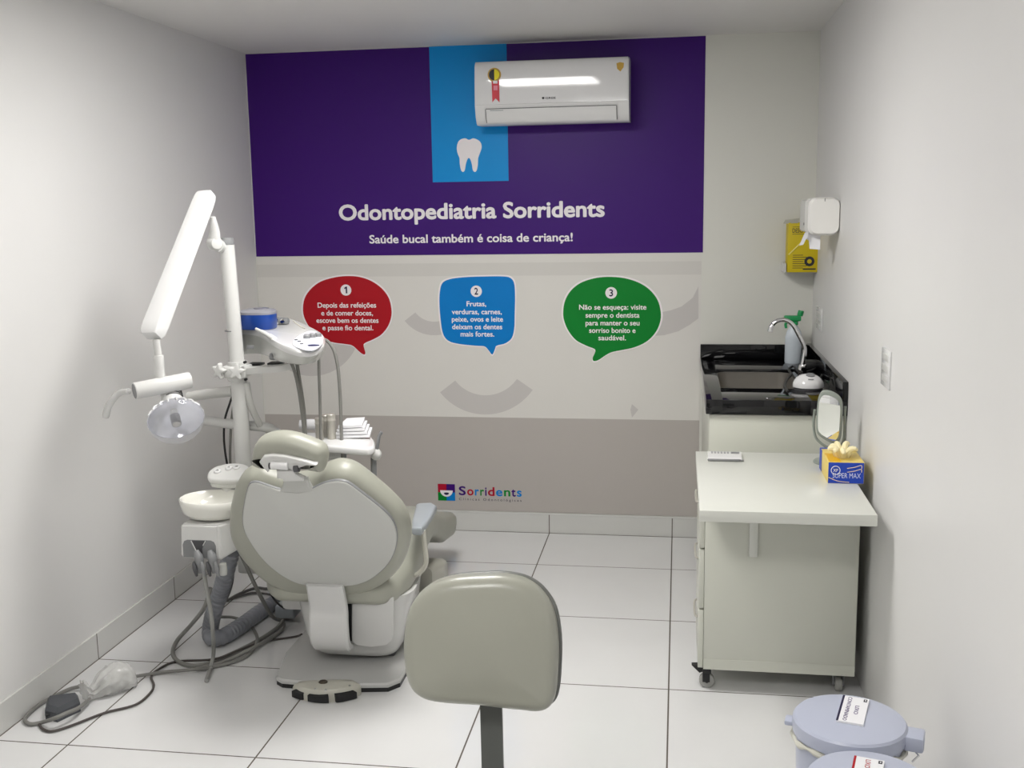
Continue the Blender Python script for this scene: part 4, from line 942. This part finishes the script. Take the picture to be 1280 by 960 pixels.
# ================================================================== CUSPIDOR
yc = -1.72
bcn = Ay(268, 632, yc); Rb = .118
cu_ = thing('cuspidor', (bcn.x, yc, .36), 'white ceramic cuspidor bowl on its grey-fronted housing, left of the backrest', 'cuspidor')
zb0 = bcn.z-.036
MB().lathe([(0, 0), (.06, 0), (.092, .005), (.109, .022), (.116, .046), (Rb, .064), (Rb-.003, .067), (Rb-.009, .064), (.103, .046), (.092, .026), (.06, .016), (0, .013)], (bcn.x, yc, zb0), n=48, sy=.85).build('bowl', mat('ceramic', (.78, .775, .72, 1), .08, noise=.01), cu_, 60)
# housing body: front face and receding side
xA, xB = Ay(222.5, 660, yc-.10).x, Ay(273, 660, yc-.10).x
zT, zL, zM = zb0-.001, Ay(222, 698, yc-.10).z, Ay(247, 698, yc-.10).z
yf_, yb2 = yc-.10, yc+.16
fs = [V((xA, yf_, zL)), V((xB+.004, yf_, zL-.004)), V((xB, yf_, zT)), V((xA+.008, yf_, zT))]
bs = [V((xA+.03, yb2, zL+.05)), V((xB+.12, yb2, zL+.05)), V((xB+.11, yb2, zT)), V((xA+.03, yb2, zT))]
hb_ = MB().loft([fs, bs]); bmesh.ops.bevel(hb_.bm, geom=hb_.bm.edges[:], offset=.008, segments=3, affect='EDGES')
hou = hb_.build('housing', M_WHITE, cu_, 40)
fr2 = []
w0, w1 = xA+.013, xB-.013
zt3 = Ay(247, 675, yf_).z
inset = [V((w0, yf_-.001, zL+.006)), V((w0, yf_-.001, zt3-.018)), V((w0+.006, yf_-.001, zt3-.005)), V((w0+.018, yf_-.001, zt3)), V((w1-.018, yf_-.001, zt3)), V((w1-.006, yf_-.001, zt3-.005)), V((w1, yf_-.001, zt3-.018)), V((w1, yf_-.001, zL+.006))]
MB().prism(inset, (0, .004, 0)).build('recess_panel', M_GREY, hou, 0)
mid = (w0+w1)/2
MB().prism([V((mid-.026, yf_-.002, zt3-.002)), V((mid+.022, yf_-.002, zt3-.002)), V((mid+.010, yf_-.002, zt3-.03)), V((mid+.010, yf_-.002, zL+.007)), V((mid-.010, yf_-.002, zL+.007)), V((mid-.012, yf_-.002, zt3-.03))], (0, .004, 0)).build('recess_slot', M_DGREY, hou, 0)
hk = MB()
hk.tube([V((mid-.027, yf_-.003, zt3-.002)), V((mid-.012, yf_-.003, zt3-.036))], .0018, 6); hk.tube([V((mid+.024, yf_-.003, zt3-.002)), V((mid+.014, yf_-.003, zt3-.018))], .0018, 6)
hk.build('recess_edge', M_WHITE, hou)
# two suction tips in holders
for px, lab in ((249, 'left suction handle hanging under the cuspidor housing'), (266, 'right suction handle hanging under the cuspidor housing')):
    s = thing('suction_handle', Ay(px, 716, yf_-.02), lab, 'suction handle', 'suction handles under the cuspidor')
    p0 = Ay(px-4, 688, yf_-.018); p1 = Ay(px, 700, yf_-.022); p2 = Ay(px+2, 716, yf_-.022)
    MB().tube(cr([p0, p1, p2], 4), [.008, .011, .014, .016, .016, .014, .011, .009, .008], 12).build('grip', M_GREY, s)
    for dx in (-6, 4):
        q0, q1, q2 = Ay(px+dx-1, 702, yf_-.03), Ay(px+dx+1, 712, yf_-.035), Ay(px+dx+3, 720, yf_-.03)
        MB().tube(cr([q0, q1, q2], 4), [.004, .006, .007, .008, .008, .007, .006, .005, .004], 10).build('lever', M_DGREY if dx < 0 else M_GREY, s)
wp = Ay(279, 712, yf_+.01)
tag(MB().lathe([(0, 0), (.012, .002), (.014, .02), (.012, .042), (0, .045)], wp+V((0, 0, -.02)), n=16).build('strainer_cup', M_SHELL, loc=wp), 'small pale strainer cup beneath the cuspidor, beside the ribbed hose', 'strainer')
# cup filler platform
pf_ = [Ap(x, y, V((0, -1.56, .70)), V((0, -.35, .94))) for x, y in ((259.5, 597), (262, 591), (272, 585), (288, 581.5), (303, 582), (312, 586), (312, 596), (300, 602), (280, 603), (263, 602))]
cfm = MB().pad(pf_, (0, -.35, .94), .022, .009, 3, sub=3)
cf = cfm.build('cup_platform', M_WHITE, cu_)
pc = sum(pf_, V())/len(pf_)
MB().pad([pc+(p-pc)*.92+V((0, .004, -.017)) for p in pf_], (0, -.35, .94), .022, .006, 3, sub=3).build('platform_base', M_SHELL, cf)
nz = MB()
for px, py in ((272, 590), (286, 586), (296, 585)): 
    p = Ap(px, py, V((0, -1.56, .711)), V((0, -.35, .94))); nz.lathe([(.012, -.006), (.012, .005), (.009, .008), (.006, .008), (.006, -.004)], p, (0, -.35, .94), 16)
nz.build('cup_holder_ring', M_WHITEG, cf)
MB().tube([V((pc.x+.0, pc.y, pc.z-.02)), V((pc.x+.0, pc.y+.02, zT-.01))], .028, 16).build('platform_column', M_WHITE, cu_)
MB().tube([V((xB+.05, yc+.10, zT-.05)), V((pb_.x, yP, zT-.05))], .025, 14).build('post_bracket', M_WHITE, cu_)

# ================================================================== HOSES AND CABLES ON THE FLOOR
def F(px, py, z=0.0): return Az(px, py, z)
# ribbed suction/drain hose
rp = [Ay(289, 690, -1.60), Ay(284, 710, -1.585), Ay(277, 735, -1.56), Ay(268, 762, -1.54), F(263, 785, .05), F(265, 797, .034), F(278, 796, .033), F(300, 783, .033), F(325, 765, .033), F(352, 748, .033), F(366, 742, .033)]
rq0 = cr(rp, 24); rq = [rq0[0]]
for p in rq0:
    if (p-rq[-1]).length >= .0038: rq.append(p)
tag(MB().tube(rq, [(.031, .031, .0272, .0272)[i % 4] for i in range(len(rq))], 18).build('ribbed_hose', M_CORR, loc=rp[0]), 'thick ribbed grey drain hose dropping from the cuspidor and bending along the floor', 'hose')
hose('floor_hose', [Ay(255, 716, -1.80), Ay(258, 735, -1.80), Ay(263, 762, -1.79), Ay(266, 790, -1.78), F(267, 815, .05), F(264, 832, .012), F(258, 851, .008)], .0075, 'light grey suction hose hanging from the cuspidor with its end resting on the tiles', mat('pale_hose', (.30, .30, .285, 1), .4, noise=.05))
hose('floor_hose', [Ay(263, 735, -1.70), Ay(255, 760, -1.68), F(238, 782, .06), F(222, 800, .02), F(216, 815, .010), F(222, 826, .009), F(238, 832, .009), F(258, 830, .009), F(290, 817, .009), F(322, 801, .009), F(345, 786, .010), F(354, 776, .02)], .0078, 'thick grey hose making the big loop on the tiles under the cuspidor')
hose('floor_hose', [Ay(300, 690, -1.60), Ay(306, 703, -1.58), Ay(322, 738, -1.54), F(340, 770, .05), F(352, 776, .012), F(354, 784, .010), F(345, 794, .010), F(318, 809, .024), F(300, 818, .010), F(275, 829, .010), F(245, 836, .010)], .0075, 'grey hose slanting down beside the chair shroud and doubling back along the floor')
hose('floor_hose', [Ay(278, 735, -1.52), F(262, 768, .05), F(275, 771, .03), F(292, 772, .02), F(310, 779, .010), F(320, 792, .008), F(321, 803, .022), F(313, 816, .008), F(296, 826, .008), F(270, 833, .008), F(240, 837, .024), F(205, 840, .008), F(166, 846, .02)], .0062, 'dark grey hose running from the chair to the plastic bag')
hose('floor_cable', [F(49, 905, .006), F(53, 911, .006), F(65, 914, .006), F(89, 907, .006), F(131, 891, .006), F(169, 881, .006), F(188, 866, .006), F(192, 856, .006), F(189, 846, .006), F(196, 838, .006), F(220, 827, .006), F(267, 824, .022), F(300, 812, .022), F(330, 802, .007), F(368, 796, .006), F(377, 793, .033)], .0042, 'thin dark cable crossing the tiles from the chair to the dark box', mat('dark_cable', (.07, .06, .055, 1), .5, noise=.1), cat='cable')
hose('floor_cable', [F(104, 857, .02), F(88, 861, .010), F(72, 868, .008), F(52, 879, .008), F(37, 891, .008), F(31, 900, .008), F(38, 905, .008), F(52, 903, .010), F(68, 898, .035), F(84, 891, .042), F(98, 885, .035), F(112, 874, .02)], .0065, 'thick grey cable looping from the plastic bag around the dark box')
M_DC = mat('dark_hose', (.10, .098, .095, 1), .45, noise=.05)
hose('floor_cable', [F(285, 750, .012), F(300, 742, .012), F(320, 735, .012), F(334, 736, .012), F(345, 730, .02), F(360, 728, .02)], .0065, 'upper dark cable arching on the floor behind the ribbed hose', M_DC, cat='cable')
hose('floor_cable', [F(270, 758, .01), F(283, 751, .008), F(310, 742, .008), F(330, 742, .008), F(350, 746, .02), F(366, 748, .02)], .005, 'lower dark cable on the floor behind the ribbed hose', M_DC, cat='cable')
hose('floor_cable', [Ay(291, 700, -1.50), Ay(291, 722, -1.46), Ay(286, 742, -1.40), F(278, 756, .012), F(268, 768, .008)], .005, 'thin dark cable dropping to the floor beside the ribbed hose', M_DC, cat='cable')
hose('floor_cable', [Ay(336, 718, -1.45), Ay(336, 735, -1.42), Ay(345, 752, -1.38), F(360, 764, .02)], .004, 'thin black cable curving down at the left side of the chair shroud', M_BLACK, cat='cable')
gr = F(346, 742, .03)
tag(MB().tube([gr+V((-.02, .05, .01)), gr+V((.06, .05, .012))], .016, 12).build('green_fitting', M_GREEN, loc=gr), 'small green pipe fitting on the floor behind the chair shroud', 'fitting')
bx_ = F(352, 766, .03)
tag(MB().box(bx_+V((.02, .02, .01)), (.08, .09, .055), .012).build('pipe_coupling', M_LGREY, loc=bx_), 'grey pipe coupling where hoses meet beside the chair shroud', 'coupling')
# dark box
d0, d1 = F(55, 897), F(100, 888)
db = thing('power_supply', (F(76, 892).x, F(76, 892).y, 0), 'dark grey wedge-shaped control box lying on the tiles by the left wall', 'control box')
fp = [F(57, 899), F(72, 903), F(101, 889), F(98, 880), F(60, 885)]
MB().loft([fp, [p+V((0, 0, .030)) for p in fp], [sum(fp, V())/5+(p-sum(fp, V())/5)*.82+V((0, .004, .044)) for p in fp]]).build('case', mat('slate_plastic', (.075, .08, .09, 1), .45, noise=.08), db, 30)
pq = F(60, 893, .018); MB().cyl(pq+V((-.004, -.008, 0)), pq+V((.01, .006, 0)), .006, 10).build('socket', M_BLACK, db)
# plastic bag: crumpled film around a pedal
bgc = F(138, 866, .0); random.seed(11)
e1 = F(103, 872)-bgc; e2 = F(166, 852)-bgc; axb = (e2-e1).normalized(); Lb = (e2-e1).length
m = MB(); rings = []
from mathutils import noise as mn_
nseg, nr = 30, 40
sdb = V((-axb.y, axb.x, 0))
def cr_w(t):
    T_ = [(0, .040), (.06, .036), (.13, .022), (.2, .026), (.35, .044), (.55, .054), (.78, .056), (.92, .046), (1.0, .022)]
    for (a, va), (b, vb_) in zip(T_, T_[1:]):
        if a <= t <= b: return va+(vb_-va)*(t-a)/(b-a)
    return .03
for i in range(nseg+1):
    t = i/nseg; x = -Lb/2+Lb*t
    wv = float(cr_w(t)); hv = wv*.86
    ring = []
    for k in range(nr):
        a = 2*math.pi*k/nr
        pl = .20*math.sin(9*a+2*t)*max(0, 1-1.3*t)+.16*mn_.noise(V((math.cos(a)*2.2, math.sin(a)*2.2, t*5)))+.16*mn_.noise(V((math.cos(a)*7, math.sin(a)*7, t*12)))
        rr_ = 1+pl
        p = bgc+axb*x+sdb*(math.cos(a)*wv*rr_)+V((0, 0, hv+math.sin(a)*hv*rr_))
        p.z = max(p.z*1.0, .002+.0)
        ring.append(p)
    rings.append(ring)
m.loft(rings)
tag(m.build('plastic_bag', M_BAG, loc=bgc, smooth=60), 'crumpled translucent plastic bag wrapped around a pedal on the tiles', 'plastic bag')
pdm = MB().box(bgc+axb*.01+V((0, 0, .028)), (.10, .05, .035), .012, rot=Matrix.Rotation(math.atan2(axb.y, axb.x), 3, 'Z'))
tag(pdm.build('wrapped_pedal', mat('pedal_grey', (.40, .40, .39, 1), .4, noise=.05), loc=bgc), 'pale grey foot pedal seen through the crumpled plastic bag', 'foot pedal')

# ================================================================== STOOL (front)
yS = -3.08
st = thing('dental_stool', (-.35, yS-.25, 0), 'olive vinyl stool backrest on a dark steel upright in the foreground', 'stool')
sn = V((.07, -.99, .10)).normalized(); so_ = V((-.36, yS, .74))
def Z7(x, y): return 480+x*.27088, 700+y*.27083
bo = [(455, 70), (520, 68), (590, 76), (650, 92), (705, 125), (750, 175), (780, 230), (797, 300), (806, 400), (803, 520), (796, 600), (780, 655), (748, 686), (700, 696), (640, 690), (560, 682), (450, 668), (350, 662), (260, 654), (190, 638), (140, 605), (110, 550), (97, 480), (92, 400), (98, 310), (112, 240), (140, 185), (185, 137), (250, 98), (340, 77)]
bp_ = [Ap(*Z7(*p), so_+sn*.0, sn) for p in bo]
MB().pad(bp_, sn, .056, .030, 7, dome=.012, sub=3, back_r=.008).build('backrest', M_OLIVE2, st, 50)
bcc = sum(bp_, V())/len(bp_)
MB().pad([bcc+(p-bcc)*1.014-sn*.033+V((.004, 0, -.002)) for p in bp_], sn, .018, .006, 3, sub=3).build('back_shell', mat('stool_shell', (.14, .145, .135, 1), .4, noise=.05), st)
cbt, cbl = Ap(612, 800, so_-sn*.045, sn), Ap(616, 960, so_-sn*.045, sn)
wv_ = V((.0225, 0, 0))
dirn = (cbl-cbt).normalized(); low_ = cbl+dirn*.08
m = MB(); m.loft([[c-wv_+V((0, -.004, 0)), c+wv_+V((0, -.004, 0)), c+wv_+V((0, .004, 0)), c-wv_+V((0, .004, 0))] for c in (cbt, cbl, low_, low_+V((0, -.05, -.03)), low_+V((0, -.28, -.035)))])
m.build('upright', M_POST, st, 20)
sz = low_.z-.035; scx, scy = low_.x, low_.y-.28
MB().lathe([(0, .012), (.16, .012), (.185, .02), (.19, .04), (.18, .06), (.15, .068), (0, .072)], (scx, scy, sz), n=40).build('seat', M_OLIVE2, st, 50)
MB().lathe([(.14, 0), (.14, .013)], (scx, scy, sz), n=32).build('seat_plate', M_POST, st)
MB().cyl((scx, scy, .14), (scx, scy, sz), .025, 20).cyl((scx, scy, .09), (scx, scy, .28), .034, 20).build('gas_column', M_CHROME, st)
for k in range(5):
    a = 2*math.pi*k/5+.4; d = V((math.cos(a), math.sin(a), 0))
    lg = MB().tube([V((scx, scy, .11))+d*.02, V((scx, scy, .10))+d*.12, V((scx, scy, .078))+d*.27], [.024, .020, .015], 10).build('leg', M_POST, st)
    wpos = V((scx, scy, .026))+d*.27; tg_ = V((-d.y, d.x, 0))
    MB().cyl(wpos-tg_*.013, wpos+tg_*.013, .026, 18, bev=.004).cyl(wpos, wpos+V((0, 0, .055)), .006, 8).build('caster', M_BLACK, lg)

# ================================================================== WASTE BINS
def bin_(lid_px, zl, label, lines, bar, wr):
    a, b, c, d = [Az(x, y, zl) for x, y in lid_px]
    r = ((b-a).length)/2*1.03; o = (a+b)/2
    t = thing('waste_bin', (o.x, o.y, 0), label, 'waste bin', 'lilac pedal bins')
    MB().lathe([(0, 0), (r*.80, 0), (r*.82, .006), (r*.83, .03), (r*.94, zl-.05), (r*.96, zl-.032), (r*.94, zl-.030), (0, zl-.035)], (o.x, o.y, 0), n=48).build('body', M_LILAC, t)
    ld = MB().lathe([(0, zl-.032), (r*.97, zl-.036), (r*1.0, zl-.034), (r*1.01, zl-.020), (r, zl-.006), (r*.965, zl-.001), (r*.9, zl+.001), (0, zl+.008)], (o.x, o.y, 0), n=56).build('lid', M_LILAC, t)
    # liner bag edge
    q = []
    for k in range(49):
        an = 2*math.pi*k/48; rr_ = r*.965*(1+.008*math.sin(7*an)); q.append(V((o.x+rr_*math.cos(an), o.y+rr_*math.sin(an), zl-.048+.006*math.sin(5*an+1))))
    MB().tube(q, [.006+.0025*math.sin(k*1.7) for k in range(49)], 8, cap=False).build('liner_bag', mat('liner', (.62, .61, .53, 1), .4, noise=.06), t)
    # hinge block (wall side) and front tab
    hx = V((1, -.28, 0)).normalized(); hy = V((-hx.y, hx.x, 0))
    rot = Matrix.Rotation(math.atan2(hx.y, hx.x), 3, 'Z')
    MB().box(V((o.x, o.y, zl-.024))+hx*(r+.012), (.044, .056, .034), .006, rot=rot).build('hinge_block', M_LILAC, t)
    tx = V((-.98, .20, 0)).normalized(); rt_ = Matrix.Rotation(math.atan2(tx.y, tx.x), 3, 'Z')
    MB().box(V((o.x, o.y, zl-.026))+tx*(r+.004), (.026, .034, .012), .004, rot=rt_).build('lid_tab', M_LILAC, t)
    hl = V((o.x, o.y, zl-.055))+hx*(r+.006)
    MB().tube([hl+hy*.02+hx*.004, hl+hx*.018+V((0, 0, -.004)), hl-hy*.012+hx*.006+V((0, 0, -.014))], .0022, 8).build('hinge_wire', M_CHROME, t)
    MB().box((o.x-r*.75, o.y-r*.35, .02), (.07, .05, .012), .004).build('pedal', M_DGREY, t)
    # sticker on the lid
    zz = zl+.0085
    L4 = [Az(x, y, zz) for x, y in wr]
    s_o = sum(L4, V())/4
    rv = ((L4[3]-L4[0])+(L4[2]-L4[1])).normalized(); uv = V((0, 0, 1)).cross(rv).normalized()
    wl = ((L4[3]-L4[0]).length+(L4[2]-L4[1]).length)/2; hl_ = ((L4[1]-L4[0]).length+(L4[2]-L4[3]).length)/2
    def SP(u, v, dz=0): return s_o+rv*(u*wl/2)+uv*(v*hl_/2)+V((0, 0, dz))
    # flat label, slightly sunk into the lid's crown
    stk = MB().prism([SP(-1, -1, -.004), SP(1, -1, -.004), SP(1, 1, -.004), SP(-1, 1, -.004)], (0, 0, .005)).build('lid_sticker', M_PAPER, t, 0)
    MB().prism([SP(-1, -1, .0008), SP(1, -1, .0008), SP(1, -.84, .0008), SP(-1, -.84, .0008)], (0, 0, .0006)).build('sticker_bar', bar, stk, 0)
    lg2 = MB().prism([SP(-.92, .62, .0008), SP(-.72, .62, .0008), SP(-.72, .88, .0008), SP(-.92, .88, .0008)], (0, 0, .0006)).build('sticker_logo', M_INK, stk, 0)
    MB().prism([SP(-.87, .72, .0013), SP(-.77, .72, .0013), SP(-.80, .82, .0013), SP(-.84, .82, .0013)], (0, 0, .0004)).build('logo_mark', M_PAPER, lg2, 0)
    for body, u, v, w, hcap, mm in lines:
        text('sticker_lettering', body, mm, stk, SP(u, v, .0008), rv, uv, w*wl, hcap*hl_, .0006, .01, 'C')
    return t
P_PUR2 = mat('sticker_purple', rgb(60, 30, 100, 1.2), .5, noise=.03)
bin_([(993, 890), (1133, 905), (0, 0), (0, 1)], .47, 'lilac pedal bin farther from the camera, lid sticker reading LIXO CONTAMINADO', [('LIXO', 0, .12, .33, .15, P_PUR2), ('CONTAMINADO', 0, -.55, .92, .15, P_PUR2)], P_INK, [(1044, 901), (1080, 906), (1086, 873.6), (1054.4, 870.5)] if False else [(1054.4, 870.5), (1044, 901), (1080, 906), (1086, 873.6)][0:0] or [(1054.4, 870.5), (1086, 873.6), (1080, 906), (1044, 901)])
bin_([(1010, 967), (1168, 984), (0, 0), (0, 1)], .47, 'lilac pedal bin nearest the camera, cut by the bottom edge, lid sticker with red lettering', [('LIXO COMUM', 0, -.2, .86, .17, P_RED)], P_RED, [(1068.5, 947), (1105, 949.5), (1101, 986), (1060, 981)])
